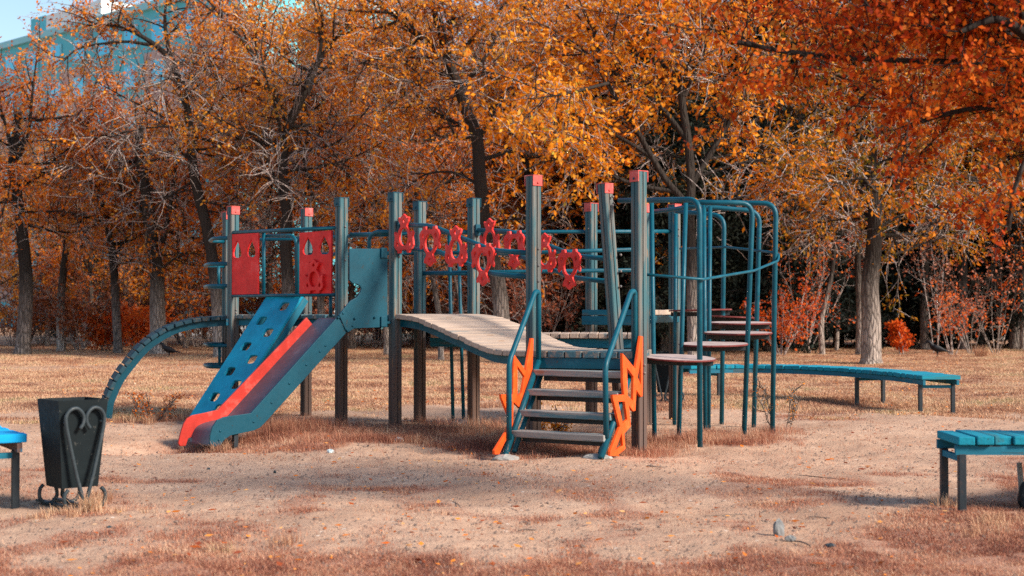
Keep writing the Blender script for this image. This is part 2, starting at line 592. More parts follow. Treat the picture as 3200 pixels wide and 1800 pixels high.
# ------------------------------------------------------------------ the climbing structure
PO = {'A': (728, 16.0), 'A0': (711, 16.9), 'A2': (957, 16.3), 'B': (1067, 14.65), 'C': (1235, 14.15), 'D': (1312, 15.3),
      'E': (1480, 14.9), 'F': (1667, 12.36), 'J': (1925, 13.04), 'K': (1997, 11.94), 'G': (1848, 15.5), 'L': (2020, 15.0),
      'H': (2108, 15.7)}
P = {k: PL(*v) for k, v in PO.items()}
TOP = {'A': 647, 'A0': 664, 'A2': 653, 'B': 620, 'C': 604, 'D': 632, 'E': 622, 'F': 551, 'J': 576, 'K': 537, 'G': 637, 'L': 640, 'H': 640}
# which paint the strap on top has, and whether the strap comes down over the right-hand (b) or left-hand (a) faces
CAP = {'A': ('capred', 'r'), 'A0': ('capred', 'r'), 'A2': ('capred', 'r'), 'B': ('plate', 'l'), 'C': ('plate', 'l'), 'D': ('plate', 'l'),
       'E': ('plate', 'l'), 'F': ('capred', 'r'), 'J': ('capred', 'r'), 'K': ('capred', 'l'), 'G': ('capred', 'l'), 'L': ('capred', 'r'), 'H': ('capred', 'r')}
AX = Vector((0.643, -0.766, 0))      # along A-B-C and along the bridge
BX = Vector((0.766, 0.643, 0))       # from C to E
UP = Vector((0, 0, 1))
LEFTN = -BX

root = empty('climbing_structure', V(0, 14.0, 0),
             'blue and red wooden post climbing structure with slide, arched bridge, stairs and disc climber', 'play structure')


def make_post(key):
    p = P[key]
    ztop = W(PO[key][0], TOP[key], PO[key][1]).z
    h = 0.05
    g = 0.006
    prof = []
    for (ox, oy, dx, dy) in ((-1, -1, 1, 0), (1, -1, 0, 1), (1, 1, -1, 0), (-1, 1, 0, -1)):
        # a side with one sawn groove
        nx, ny = -dy, dx
        c = 0.007
        for s, dep in ((-1 + c / h, 0), (-0.02 - g / h, 0), (-0.02 - g / h * 0.6, 0.011), (-0.02 + g / h * 0.6, 0.011), (-0.02 + g / h, 0), (1 - c / h, 0)):
            cx = ox * h * (1 if dx == 0 else 0) + oy * 0
            x = (ox * h if dx == 0 else dx * s * h)
            y = (oy * h if dy == 0 else dy * s * h)
            if dx != 0:
                y = oy * h
            else:
                x = ox * h
            prof.append((x + nx * dep, y + ny * dep))
    lean = Vector((0, 0, 0))
    if key == 'J':
        lean = Vector((-0.07, 0.0, 0))
    zb = gz(p.x, p.y) - 0.06
    n = len(prof)
    mb = MB()
    vs, gr = [], []
    off = random.uniform(0, 60)
    for z in (zb, 1.0, ztop):
        for (a, b) in prof:
            q = p + AX * a + BX * b + lean * (z - 0.9) / 1.0
            vs.append((q.x, q.y, z))
            gr.append((z + off, a * 2 + off, b * 2))
    fs = []
    for i in range(2):
        for k in range(n):
            fs.append((i * n + k, i * n + (k + 1) % n, (i + 1) * n + (k + 1) % n, (i + 1) * n + k))
    fs.append(tuple(2 * n + k for k in range(n)))
    mb.add(vs, fs, gr)
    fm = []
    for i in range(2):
        fm += [1 if k >= 12 else 0 for k in range(n)]      # two sides bluer: blue paint remains plus shade put into the colour
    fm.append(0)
    o = mb.build('post', M['post'], root, mats=[M['post'], M['post_shade_blue']], fm=fm)
    # strap cap
    mat, side = CAP[key]
    cb = MB()
    c = p + lean * (ztop - 0.9)
    c.z = ztop
    tilt = Vector((0, 0, 0))
    a, b = (AX, BX) if side == 'l' else (BX, AX)     # strap legs lie on the faces whose normal is +-b
    t = 0.004
    w = 0.053
    cb.box(c + UP * t, a * w, b * (w + 2 * t), UP * t)
    for s in (-1, 1):
        cb.box(c + b * (s * (h + t + 0.001)) - UP * 0.043, a * w, b * t, UP * 0.043)
    cap = cb.build('post_cap', M[mat], o, bevel=0.002)
    for s in (-1, 1):
        bb = MB()
        bb.dome(c + b * (s * (h + 2 * t + 0.001)) - UP * 0.06, b * s, 0.011, 0.012)
        bb.build('cap_bolt', M['capred' if mat == 'capred' and key != 'K' else 'plate'], o, smooth=True)
    return o, c


POST = {}
for k_ in PO:
    POST[k_], _ = make_post(k_)


def post_bolts(key, hs, face='r'):
    p = P[key]
    for z in hs:
        n = AX if face == 'r' else LEFTN
        along = BX if face == 'r' else AX
        mb = MB()
        c = p + n * 0.0505 + along * 0.012 + UP * z
        mb.dome(c, n, 0.012, 0.012)
        mb.build('bolt', M['bolt'], POST[key], smooth=True)


def zpx(key, ys):
    return [W(PO[key][0], y, PO[key][1]).z for y in ys]


post_bolts('B', zpx('B', (709, 813, 955, 978)))
post_bolts('C', zpx('C', (803,)))
post_bolts('D', zpx('D', (795, 970)))
post_bolts('F', zpx('F', (778, 830, 879)))
post_bolts('J', zpx('J', (797, 848, 895)))
post_bolts('J', zpx('J', (616, 643)), 'l')
post_bolts('K', zpx('K', (1140, 1165)))
post_bolts('H', zpx('H', (716, 736)))
post_bolts('G', zpx('G', (715, 780)), 'l')
post_bolts('A', zpx('A', (968, 978)))
post_bolts('A2', zpx('A2', (975,)))


# ---- decks
def plank_strip(mb, p0, p1, q0, q1, n, ztop, th, gap=0.008, ends=0.02):
    """planks side by side from edge p0-p1, each running across to edge q0-q1"""
    for i in range(n):
        a, b = (i + 0.0) / n, (i + 1.0) / n
        e = (p1 - p0).normalized() * (gap / 2)
        A_, B_ = p0.lerp(p1, a) + e, p0.lerp(p1, b) - e
        C_, D_ = q0.lerp(q1, b) - e, q0.lerp(q1, a) + e
        w = (q0.lerp(q1, (a + b) / 2) - p0.lerp(p1, (a + b) / 2)).normalized()
        ja, jb = random.uniform(-0.4, 1) * ends, random.uniform(-0.4, 1) * ends
        dz = random.uniform(-0.003, 0.003)
        mb.prism([A_ - w * ja, B_ - w * ja, C_ + w * jb, D_ + w * jb], ztop - th + dz, ztop + dz, w)


ZT = 1.15
mb = MB()
inA, inC = P['A'] + BX * 0.0, P['C'] + BX * 0.0
plank_strip(mb, P['A'] + BX * -0.01 - AX * .02, P['C'] + BX * -0.01, P['A2'] - AX * .02, P['E'] + BX * 0.0, 26, ZT, 0.045)
plank_strip(mb, P['A'] - AX * .06, P['A0'], P['A2'] - AX * .06, P['A0'] + V(0.05, 0, 0), 5, ZT, 0.045)
tower_deck = mb.build('tower_deck', M['edge_plank'], root, bevel=0.006)
mb = MB()
for (a, b) in (('A', 'C'), ('A2', 'E'), ('A', 'A0'), ('C', 'E')):
    s = 0.06 if (a, b) in (('A', 'C'),) else -0.06
    q = BX * s if a != 'C' else AX * -0.09
    mb.beam(P[a] + q + UP * (ZT - 0.085), P[b] + q + UP * (ZT - 0.085), 0.04, 0.075)
mb.build('deck_beam', M['bluewood'], tower_deck, bevel=0.004)

# ---- arched plank climber at the left end
dA = Vector((-0.95, -0.31, 0)).normalized()
pA = P['A'] + V(-0.03, 0.05, 0)
arcpx = [(716, 986), (705, 987), (628, 993), (581, 1002), (535, 1016), (476, 1049), (435, 1084), (388, 1140), (359, 1181), (337, 1228), (325, 1263), (318, 1330)]
arc = [plane_tz(x, y, pA, dA) for x, y in arcpx]
pts = smooth_path([V(t, 0, z) for t, z in arc], 8)
WID = Vector((-dA.y, dA.x, 0))
if WID.y < 0:
    WID = -WID
AW = 0.72
# even spacing along the arc
cum = [0.0]
for i in range(1, len(pts)):
    cum.append(cum[-1] + (pts[i] - pts[i - 1]).length)


def at_len(s):
    for i in range(1, len(pts)):
        if cum[i] >= s:
            k = (s - cum[i - 1]) / max(1e-6, cum[i] - cum[i - 1])
            p_ = pts[i - 1].lerp(pts[i], k)
            tg = (pts[i] - pts[i - 1]).normalized()
            return p_, tg
    return pts[-1], (pts[-1] - pts[-2]).normalized()


def arc_w(p_, y=0.0):
    return Vector((pA.x, pA.y, 0)) + dA * p_.x + UP * p_.z + WID * y


mb = MB()
npl = 20
for i in range(npl):
    p_, tg = at_len((i + 0.5) * cum[-1] / npl)
    t3 = dA * tg.x + UP * tg.z
    n3 = t3.cross(WID).normalized()
    if n3.dot(UP - dA * -0.2 + dA * 0.5) < 0:
        n3 = -n3
    c = arc_w(p_, AW / 2) - n3 * 0.022
    ln = cum[-1] / npl * 0.43
    mb.box(c + WID * random.uniform(-0.012, 0.012), t3 * ln, WID * (AW / 2), n3 * 0.023, jit=0.003)
arch = mb.build('arched_climber', M['arch_plank'], root, bevel=0.008)
for yy in (0.05, AW - 0.09):
    mb = MB()
    vs, fs = [], []
    for i, p_ in enumerate(pts):
        tg = (pts[min(i + 1, len(pts) - 1)] - pts[max(i - 1, 0)]).normalized()
        nn = Vector((-tg.z, 0, tg.x))
        if nn.z < 0 and abs(tg.x) > 0.05:
            nn = -nn
        if nn.x < 0:
            pass
        out = Vector((tg.z * -1, 0, tg.x))
        out = out if out.dot(Vector((0.6, 0, 0.8))) > 0 else -out
        for (dn, dy) in ((-0.046, 0), (-0.112, 0), (-0.112, 0.035), (-0.046, 0.035)):
            q = p_ + out * dn
            vs.append(arc_w(q, yy + dy))
    m_ = len(pts)
    for i in range(m_ - 1):
        for k in range(4):
            fs.append((i * 4 + k, i * 4 + (k + 1) % 4, i * 4 + 4 + (k + 1) % 4, i * 4 + 4 + k))
    mb.add(vs, fs)
    mb.build('climber_rail', M['plate'], arch)

# ---- loop rungs on the left end (bent pipes between A and A0)
lr = MB()
a_, b_ = P['A'] + V(-0.05, 0.02, 0), P['A0'] + V(-0.03, -0.03, 0)
loops = None
first = None
for y_ in (746, 826, 894, 1079, 1145):
    z = W(700, y_, 16.2).z
    outx = -0.26 if y_ > 750 else -0.2
    pts_ = round_corners([a_ + UP * z, a_ + V(outx, 0.12, z), b_ + V(outx + 0.05, -0.12, z), b_ + UP * z], 0.14, 6)
    mb = MB()
    mb.tube(pts_, 0.022, 10)
    o = mb.build('loop_rung', M['pipe'], root, smooth=True)
for (x_, y0, y1) in ((683, 826, 894), (686, 1079, 1145)):
    mb = MB()
    mb.tube([W(x_, y0, 16.3), W(x_, y1, 16.3)], 0.018, 8)
    mb.build('rung_link', M['pipe'], root, smooth=True)


def pipe(name, pxs, r=0.021, rc=0.12, parent=None, mat='pipe'):
    """bent pipe through (px,py,depth)"""
    pts_ = round_corners([W(*q) for q in pxs], rc)
    mb = MB()
    mb.tube(pts_, r, 10)
    return mb.build(name, M[mat], parent or root, smooth=True)


# ---- front panels of the tower, between A and B
dAB = (P['B'] - P['A']).normalized()
pAB = P['A'] + Vector((dAB.y, -dAB.x, 0)) * 0.0


def tz(poly, p0, d):
    return [plane_tz(x, y, p0, d) for x, y in poly]


def drop(cx, y0, y1, hw, tip=0.15):
    h = y1 - y0
    r = [(0, y0), (0.35, y0 + h * 0.2), (0.75, y0 + h * 0.45), (1.0, y0 + h * 0.7), (0.95, y0 + h * 0.88), (0.7, y0 + h * 0.98), (0.3, y1)]
    return [(cx + k * hw, y) for k, y in r] + [(cx - k * hw, y) for k, y in reversed(r[1:])]


p1 = [(727, 733), (817, 728), (817, 919), (727, 921)]
panel1 = plate('front_panel', [tz(p1, pAB, dAB), tz(drop(751, 751, 806, 13), pAB, dAB), tz(drop(795, 748, 804, 13), pAB, dAB)], 0.022, pAB, dAB, M['red'], root, 0.035)
panel1['label'] = 'plain red board with two drop shaped holes'
p2 = [(946, 728), (1046, 720), (1046, 917), (946, 918)]
panel2 = plate('front_panel', [tz(p2, pAB, dAB), tz(drop(972, 741, 797, 16), pAB, dAB), tz(drop(1023, 737, 795, 16), pAB, dAB)], 0.022, pAB, dAB, M['red'], root, 0.035)
panel2['label'] = 'red board with raised turtle relief under two drop shaped holes'

# turtle: half outline, mirrored
TH = [(0, 235), (30, 208), (42, 190), (57, 203), (64, 190), (56, 158), (42, 135), (36, 112), (62, 72), (76, 25), (92, 44), (108, 62), (116, 38),
      (106, 2), (113, -40), (118, -80), (98, -118), (76, -132), (72, -158), (42, -158), (36, -128), (0, -124)]
TK = 0.385 / 393.0


def turtle_loops(s=1.0):
    k = TK * s
    kx = k / 0.66
    r = [(x * kx, y * k) for x, y in TH]
    out = r + [(-x, y) for x, y in reversed(r[1:-1])]
    oval = [(52 * kx * math.cos(a), (4 + 90 * math.sin(a)) * k) for a in [i * math.pi / 10 for i in range(20)]]
    head = [(0, 195 * k), (15 * kx, 168 * k), (10 * kx, 150 * k), (-10 * kx, 150 * k), (-15 * kx, 168 * k)]
    l1 = [(76 * kx, -35 * k), (88 * kx, -62 * k), (80 * kx, -88 * k), (64 * kx, -84 * k), (62 * kx, -66 * k)]
    l2 = [(-x, y) for x, y in l1]
    return [out, oval, head, l1, l2]


t_, z_ = plane_tz(997, 868, pAB, dAB)
tl = [[(x + t_, y + z_ - 0.02) for x, y in lp] for lp in turtle_loops(0.92)]
plate('turtle_relief', tl, 0.03, pAB, dAB, M['red'], panel2, 0.062)

# tubes framing the opening
nAB = Vector((dAB.y, -dAB.x, 0))


def on_plane(px, py, p0, d, off=0.0):
    t, z = plane_tz(px, py, p0, d)
    n = Vector((d.y, -d.x, 0))
    return Vector((p0.x, p0.y, 0)) + d * t + n * off + UP * z


def ppipe(name, poly, p0, d, r=0.02, rc=0.1, off=0.0, parent=None, mat='pipe'):
    mb = MB()
    mb.tube(round_corners([on_plane(x, y, p0, d, off) for x, y in poly], rc), r, 10)
    return mb.build(name, M[mat], parent or root, smooth=True)


ppipe('top_rail', [(735, 727), (1062, 712)], pAB, dAB, off=0.03)
ppipe('bottom_rail', [(727, 925), (1055, 921)], pAB, dAB, r=0.017, off=0.035)
ppipe('frame_tube', [(826, 725), (826, 920)], pAB, dAB, off=0.01)
ppipe('frame_tube', [(828, 737), (908, 736), (921, 752), (922, 920)], pAB, dAB, off=-0.02, rc=0.09)
ppipe('frame_tube', [(1040, 728), (945, 734), (931, 752), (930, 920)], pAB, dAB, off=0.0, rc=0.09)
ppipe('frame_tube', [(1033, 918), (1033, 990)], pAB, dAB, off=0.0, r=0.018)

# hoop and rails between B and C, and along the back of the tower
dBC = (P['C'] - P['B']).normalized()
ppipe('hoop_rail', [(1222, 724), (1172, 724), (1153, 742), (1153, 990)], P['B'], dBC, rc=0.1)
ppipe('top_rail', [(1085, 733), (1222, 731)], P['B'], dBC, r=0.024, off=-0.05)


def rail(name, ka, kb, ya, yb, r=0.021, oa=None, ob=None, parent=None):
    a = W(PO[ka][0], ya, PO[ka][1])
    b = W(PO[kb][0], yb, PO[kb][1])
    mb = MB()
    mb.tube([a + (oa or V(0, 0, 0)), b + (ob or V(0, 0, 0))], r, 10)
    return mb.build(name, M['pipe'], parent or root, smooth=True)


rail('back_rail', 'A2', 'D', 745, 727)
rail('back_rail', 'A2', 'D', 796, 790)
rail('back_rail', 'A0', 'A2', 752, 745)
rail('back_rail', 'D', 'E', 727, 725)
rail('back_rail', 'D', 'E', 854, 855)

# ---- climbing ramp with holes
rd = (-BX)
pl0, pl1 = on_plane(835, 922, pAB, dAB, 0.0), on_plane(944, 921, pAB, dAB, 0.0)
run = 1.02
bl0, bl1 = pl0 + rd * run, pl1 + rd * run
for q in (bl0, bl1):
    q.z = gz(q.x, q.y) - 0.03
eu = (pl1 - pl0)
wid = eu.length
eu.normalize()
ev = (bl0 - pl0)
lenr = ev.length
ev.normalize()
# hole centres seen in the photograph -> position on the ramp plane
nr = eu.cross(ev).normalized()
if nr.z < 0:
    nr = -nr
cam = V(0, 0, CAMH)


def on_ramp(px, py):
    d = W(px, py, 15) - cam
    k = (pl0 - cam).dot(nr) / d.dot(nr)
    q = cam + d * k - pl0
    # eu and ev are close to square
    m2 = Matrix(((eu.dot(eu), eu.dot(ev)), (eu.dot(ev), ev.dot(ev)))).inverted()
    return m2 @ Vector((q.dot(eu), q.dot(ev)))


hc = [(886, 957), (816, 1002), (836, 1039), (768, 1082), (786, 1122), (718, 1160), (736, 1201), (669, 1240), (682, 1277)]
loops = [[(0, 0), (wid, 0), (wid, lenr), (0, lenr)]]
for (cx, cy) in hc:
    c = on_ramp(cx, cy)
    hole = []
    for k in range(16):
        a = 2 * math.pi * k / 16
        cs, sn = math.cos(a), math.sin(a)
        hole.append((c.x + 0.076 * math.copysign(abs(cs) ** 0.55, cs), c.y + 0.055 * math.copysign(abs(sn) ** 0.55, sn)))
    loops.append(hole)
vs, fs = plate_mesh(loops, 0.03, 0.004)
mb = MB()
mb.add([pl0 + eu * x + ev * z + nr * (y - 0.015) for (x, y, z) in vs], fs, [(x, y, z) for x, y, z in vs])
rampo = mb.build('climbing_ramp', M['ramp'], root)
for s in (0.03, wid - 0.03):
    mb = MB()
    mb.beam(pl0 + eu * s - nr * 0.075, pl0 + eu * s + ev * lenr - nr * 0.075, 0.04, 0.085, up=nr)
    mb.build('ramp_bearer', M['bluewood'], rampo, bevel=0.004)

# ---- slide
sd = (-BX)
pSR = P['C'] + LEFTN * 0.05
pSL = pSR + AX * -0.50
rp = [(1054, 990), (784, 1291), (734, 1298), (700, 1303), (678, 1313), (664, 1335), (657, 1360), (655, 1385), (668, 1395), (688, 1394), (699, 1376), (719, 1361), (760, 1352), (793, 1345), (812, 1336), (824, 1325), (1083, 1037)]
right = tz(rp, pSR, sd)
lp_ = [(957, 992), (680, 1281), (640, 1290), (600, 1298), (584, 1308), (574, 1325), (565, 1352), (558, 1385), (564, 1394), (581, 1393), (588, 1370), (640, 1345), (690, 1335), (980, 1020)]
left = tz(lp_, pSL, sd)
fl = [(1085, 1006), (1058, 1016), (812, 1288), (786, 1314), (738, 1326), (710, 1335), (692, 1348), (682, 1368), (674, 1392)]
floor = tz(fl, pSR, sd)
mb = MB()
fp = smooth_path([V(t, 0, z) for t, z in floor], 5)
vs, fs = [], []
for p_ in fp:
    for w_ in (0.008, 0.492):
        for dz in (0, -0.012):
            vs.append(Vector((pSR.x, pSR.y, 0)) + sd * p_.x + UP * (p_.z + dz) - AX * w_)
m_ = len(fp)
for i in range(m_ - 1):
    a = i * 4
    fs += [(a, a + 2, a + 6, a + 4), (a + 1, a + 5, a + 7, a + 3), (a, a + 4, a + 5, a + 1), (a + 2, a + 3, a + 7, a + 6)]
fs += [(0, 1, 3, 2), ((m_ - 1) * 4, (m_ - 1) * 4 + 2, (m_ - 1) * 4 + 3, (m_ - 1) * 4 + 1)]
mb.add(vs, fs)
slide = mb.build('slide', M['chute'], root)
# level bit from the deck out to the top of the chute
mb = MB()
t0, z0 = floor[0]
mb.prism([pSR + sd * -0.05, pSR + sd * (t0 + 0.02), pSL + sd * (t0 + 0.02), pSL + sd * -0.05], z0 - 0.02, z0 + 0.002)
mb.build('slide_top', M['plate'], slide)
pr = plate('side_panel', [right], 0.022, pSR, sd, M['plate'], slide, 0.0)
pr['label'] = 'blue slide side'
plq = plate('side_panel', [left], 0.022, pSL, sd, M['slidered'], slide, 0.0)
plq['label'] = 'red slide side'
sgn = -1
nS = Vector((sd.y, -sd.x, 0))
if nS.dot(AX) < 0:
    nS = -nS
for (x_, y_) in ((1018, 1080), (958, 1140), (905, 1198), (850, 1258), (794, 1318), (690, 1347), (686, 1375), (1000, 1098)):
    mb = MB()
    mb.dome(on_plane(x_, y_, pSR + nS * 0.0115, sd), nS, 0.012, 0.008)
    mb.build('rivet', M['plate'], slide, smooth=True)
gp = [(1090, 777), (1209, 777), (1209, 1022), (1092, 1027), (1054, 990), (1093, 941), (1114, 929), (1125, 914), (1128, 902), (1123, 892), (1113, 887), (1100, 885), (1091, 876)]
guard = plate('slide_guard', [tz(gp, pSR, sd)], 0.022, pSR, sd, M['plate'], root, 0.0)
plate('joint_plate', [tz([(1056, 984), (1073, 972), (1113, 1020), (1083, 1039), (1076, 1030)], pSR, sd)], 0.012, pSR, sd, M['plate'], guard, 0.018 if nS.dot(Vector((sd.y, -sd.x, 0))) > 0 else -0.018)
for (x_, y_) in ((1058, 992), (1072, 979), (1102, 1018), (1086, 1032), (1110, 995), (1172, 992)):
    mb = MB()
    mb.dome(on_plane(x_, y_, pSR + nS * 0.024, sd), nS, 0.012, 0.01)
    mb.build('rivet', M['plate'], guard, smooth=True)
for y_ in (790, 1005):
    mb = MB()
    q = on_plane(1199, y_, pSR + nS * 0.02, sd)
    mb.box(q, sd * 0.035, nS * 0.012, UP * 0.05)
    mb.build('guard_bracket', M['plate'], guard, bevel=0.003)
lg = pSR + sd * plane_tz(742, 1380, pSR, sd)[0] - AX * 0.2
zt = 0.13
for s in (-0.14, 0.165):
    mb = MB()
    q = lg + AX * s
    mb.box(V(q.x, q.y, (zt + gz(q.x, q.y) - 0.15) / 2), AX * 0.022, BX * 0.022, UP * ((zt - gz(q.x, q.y) + 0.15) / 2))
    mb.build('slide_leg', M['leg'], slide, bevel=0.003)

# ---- S-curved bridge from the tower to the low deck
dCF = (P['F'] - P['C']).normalized()
dEJ = (P['J'] - P['E']).normalized()
bpx = [(1238, 981), (1275, 985), (1314, 993), (1355, 1009), (1397, 1028), (1445, 1048), (1490, 1069), (1535, 1087), (1583, 1095), (1650, 1098)]
bt = tz(bpx, P['C'], dCF)
bp = smooth_path([V(t, 0, z) for t, z in bt], 8)
bc = [0.0]
for i in range(1, len(bp)):
    bc.append(bc[-1] + (bp[i] - bp[i - 1]).length)
CE = (P['E'] - P['C'])
FJ = (P['J'] - P['F'])
LCF = (P['F'] - P['C']).length


def bridge_pt(p_, w_):
    """w_: 0 on the C-F side, 1 on the E-J side"""
    k = p_.x / LCF
    return Vector((P['C'].x, P['C'].y, 0)) + dCF * p_.x + (CE.lerp(FJ, min(1, max(0, k)))) * w_ + UP * p_.z


mb = MB()
npl = 19
for i in range(npl):
    s = (i + 0.5) * bc[-1] / npl
    for j in range(1, len(bp)):
        if bc[j] >= s:
            k = (s - bc[j - 1]) / (bc[j] - bc[j - 1])
            p_ = bp[j - 1].lerp(bp[j], k)
            tg = (bp[j] - bp[j - 1]).normalized()
            break
    a, b = bridge_pt(p_, -0.03), bridge_pt(p_, 1.03)
    wv = (b - a)
    t3 = dCF * tg.x + UP * tg.z
    n3 = t3.cross(wv).normalized()
    if n3.z < 0:
        n3 = -n3
    t3 = wv.cross(n3).normalized()
    jit = wv.normalized() * random.uniform(-0.012, 0.012)
    mb.box((a + b) / 2 - n3 * 0.024 + jit, t3 * (bc[-1] / npl * 0.455), wv / 2, n3 * 0.024, jit=0.0025)
bridge = mb.build('bridge_deck', M['plank'], root, bevel=0.006)
for w_ in (0.03, 0.94):
    vs, fs = [], []
    for i, p_ in enumerate(bp):
        tg = (bp[min(i + 1, len(bp) - 1)] - bp[max(i - 1, 0)]).normalized()
        nn = Vector((-tg.z, 0, tg.x))
        for (dn, dw) in ((-0.049, 0), (-0.125, 0), (-0.125, 0.035), (-0.049, 0.035)):
            vs.append(bridge_pt(p_ + nn * dn, w_ + dw))
    for i in range(len(bp) - 1):
        for k in range(4):
            fs.append((i * 4 + k, i * 4 + (k + 1) % 4, i * 4 + 4 + (k + 1) % 4, i * 4 + 4 + k))
    mb = MB()
    mb.add(vs, fs)
    mb.build('bridge_stringer', M['pipe'], bridge)


# ---- bridge railings with turtles
tv, tf = plate_mesh(turtle_loops(), 0.024, 0.004)
tmb = MB()
tmb.add([V(*q) for q in tv], tf)
n_turtle = [0]


def make_railing(P0, d, up_, lo_, turtles):
    r1 = ppipe('bridge_railing', up_, P0, d, r=0.0235, rc=0.15)
    mb = MB()
    mb.tube(round_corners([on_plane(x, y, P0, d) for x, y in lo_], 0.15), 0.0235, 10)
    mb.build('lower_rail', M['pipe'], r1, smooth=True)
    for end in (up_[0], lo_[0]):
        mb = MB()
        q = on_plane(end[0] + 8, end[1], P0, d)
        mb.box(q, d * 0.012, BX * 0.03, UP * 0.06)
        mb.build('rail_bracket', M['plate'], r1, bevel=0.003)
    n = Vector((d.y, -d.x, 0))
    for (px, py, flip) in turtles:
        q = on_plane(px, py, P0, d)
        s = -1 if flip else 1
        mm = MB()
        mm.add([q + d * (x * s) + n * (0.037 + y) + UP * (z * s) for (x, y, z) in tv], tf if True else tf)
        mm.build('turtle_cutout', M['redturtle'], r1)
    return r1


M['redturtle'] = paint_mat('faded_turtle_paint', (0.72, 0.035, 0.028), worn=(0.66, 0.17, 0.15), amt=0.35, rough=0.55, scale=9)
make_railing(P['C'] + AX * 0.05, dCF, [(1243, 702), (1350, 706), (1540, 783), (1660, 791)], [(1243, 776), (1364, 783), (1535, 856), (1660, 866)],
             [(1273, 742, 0), (1354, 758, 1), (1435, 782, 0), (1520, 815, 1)])
make_railing(P['E'] + AX * 0.05, dEJ, [(1485, 719), (1595, 723), (1800, 800), (1915, 810)], [(1485, 785), (1615, 795), (1788, 868), (1915, 881)],
             [(1539, 752, 0), (1616, 770, 1), (1712, 802, 0), (1789, 830, 1)])

# ---- low deck (triangle F-K-J) with the stairs below it
ZL = W(1800, 1097, 12.15).z
mb = MB()
eFK = (P['K'] - P['F'])
inn = Vector((0.43, 0.9, 0)).normalized()
f0, k0 = P['F'] - inn * 0.08, P['K'] - inn * 0.08
npl = 6
for i in range(npl):
    a, b = i / npl + 0.006, (i + 1) / npl - 0.006

    def far(s):
        q = f0.lerp(k0, s)
        sj = 0.78
        h = s / sj if s < sj else max(0.03, (1 - s) / (1 - sj) * 1.0)
        return q + inn * (0.12 + 0.98 * min(1, h))
    mb.prism([f0.lerp(k0, a), f0.lerp(k0, b), far(b), far(a)], ZL - 0.058, ZL + random.uniform(-0.003, 0.003), inn)
low = mb.build('low_deck', M['edge_plank'], root, bevel=0.007)
mb = MB()
mb.beam(f0 + inn * 0.03 + UP * (ZL - 0.105), k0 + inn * 0.03 + UP * (ZL - 0.105), 0.04, 0.09)
mb.build('deck_beam', M['pipe'], low, bevel=0.004)
mb = MB()
mb.beam(f0 + inn * 0.2 + UP * (ZL - 0.16), k0 + inn * 0.2 + UP * (ZL - 0.16), 0.05, 0.12)
mb.build('inner_beam', M['leg'], low, bevel=0.004)

sdv = Vector((-0.43, -0.9, 0)).normalized()
pTL = PL(1688, 12.25)
pTR = PL(1972, 11.80)
stp = [(1683, 1128), (1578, 1425)]
stq = [(1984, 1126), (1877, 1431)]


def stair_pipe(name, poly, P0, parent, r=0.023, rc=0.1, off=0.0):
    return ppipe(name, poly, P0, sdv, r=r, rc=rc, off=off, parent=parent)


stairs = bpy.data.objects.new('stairs', None)
link(stairs, root, (pTL + pTR) / 2)
for (P0, poly, o_) in ((pTL, stp, -0.02), (pTR, stq, 0.05)):
    mb = MB()
    mb.tube([on_plane(x, y, P0, sdv) for x, y in poly], 0.026, 10)
    mb.build('stringer', M['pipe'], stairs, smooth=True)
    x0, y0 = poly[0]
    x1, y1 = poly[1]
    mb = MB()
    mb.tube([on_plane(x0 + 6, y0 + 30, P0, sdv, -0.02) - (P0 - pTL).normalized() * (0.09 if P0 is pTR else 0), on_plane(x1 + 22, y1 - 14, P0, sdv, -0.02) - (P0 - pTL).normalized() * (0.09 if P0 is pTR else 0)], 0.022, 8)
    mb.build('tread_support', M['pipe'], stairs, smooth=True)
for (yl, yr, xl, xr) in ((1157, 1160, 1670, 1948), (1219, 1222, 1650, 1933), (1286, 1289, 1626, 1910), (1351, 1354, 1602, 1890)):
    tl_, zl_ = plane_tz(xl, yl, pTL, sdv)
    tr_, zr_ = plane_tz(xr, yr, pTR, sdv)
    a = Vector((pTL.x, pTL.y, 0)) + sdv * tl_
    b = Vector((pTR.x, pTR.y, 0)) + sdv * tr_
    z = (zl_ + zr_) / 2
    mb = MB()
    e = (b - a)
    mb.box((a + b) / 2 - sdv * 0.06 + UP * (z - 0.026), e / 2, sdv * 0.085, UP * 0.026, jit=0.002)
    mb.build('tread', M['tread'], stairs, bevel=0.007)
    mb = MB()
    mb.box((a + b) / 2 - sdv * 0.10 + UP * (z - 0.075), e * 0.44, sdv * 0.012, UP * 0.022)
    mb.build('tread_bearer', M['leg'], stairs)
hl = stair_pipe('handrail', [(1683, 1128), (1683, 912), (1672, 912), (1591, 1130), (1591, 1372)], pTL, stairs, rc=0.06)
hr = stair_pipe('handrail', [(1984, 1126), (1984, 910), (1972, 911), (1891, 1142), (1894, 1368)], pTR, stairs, rc=0.06)


def z4(poly):
    return [(1500 + x * 0.3882, 950 + y * 0.3882) for x, y in poly]


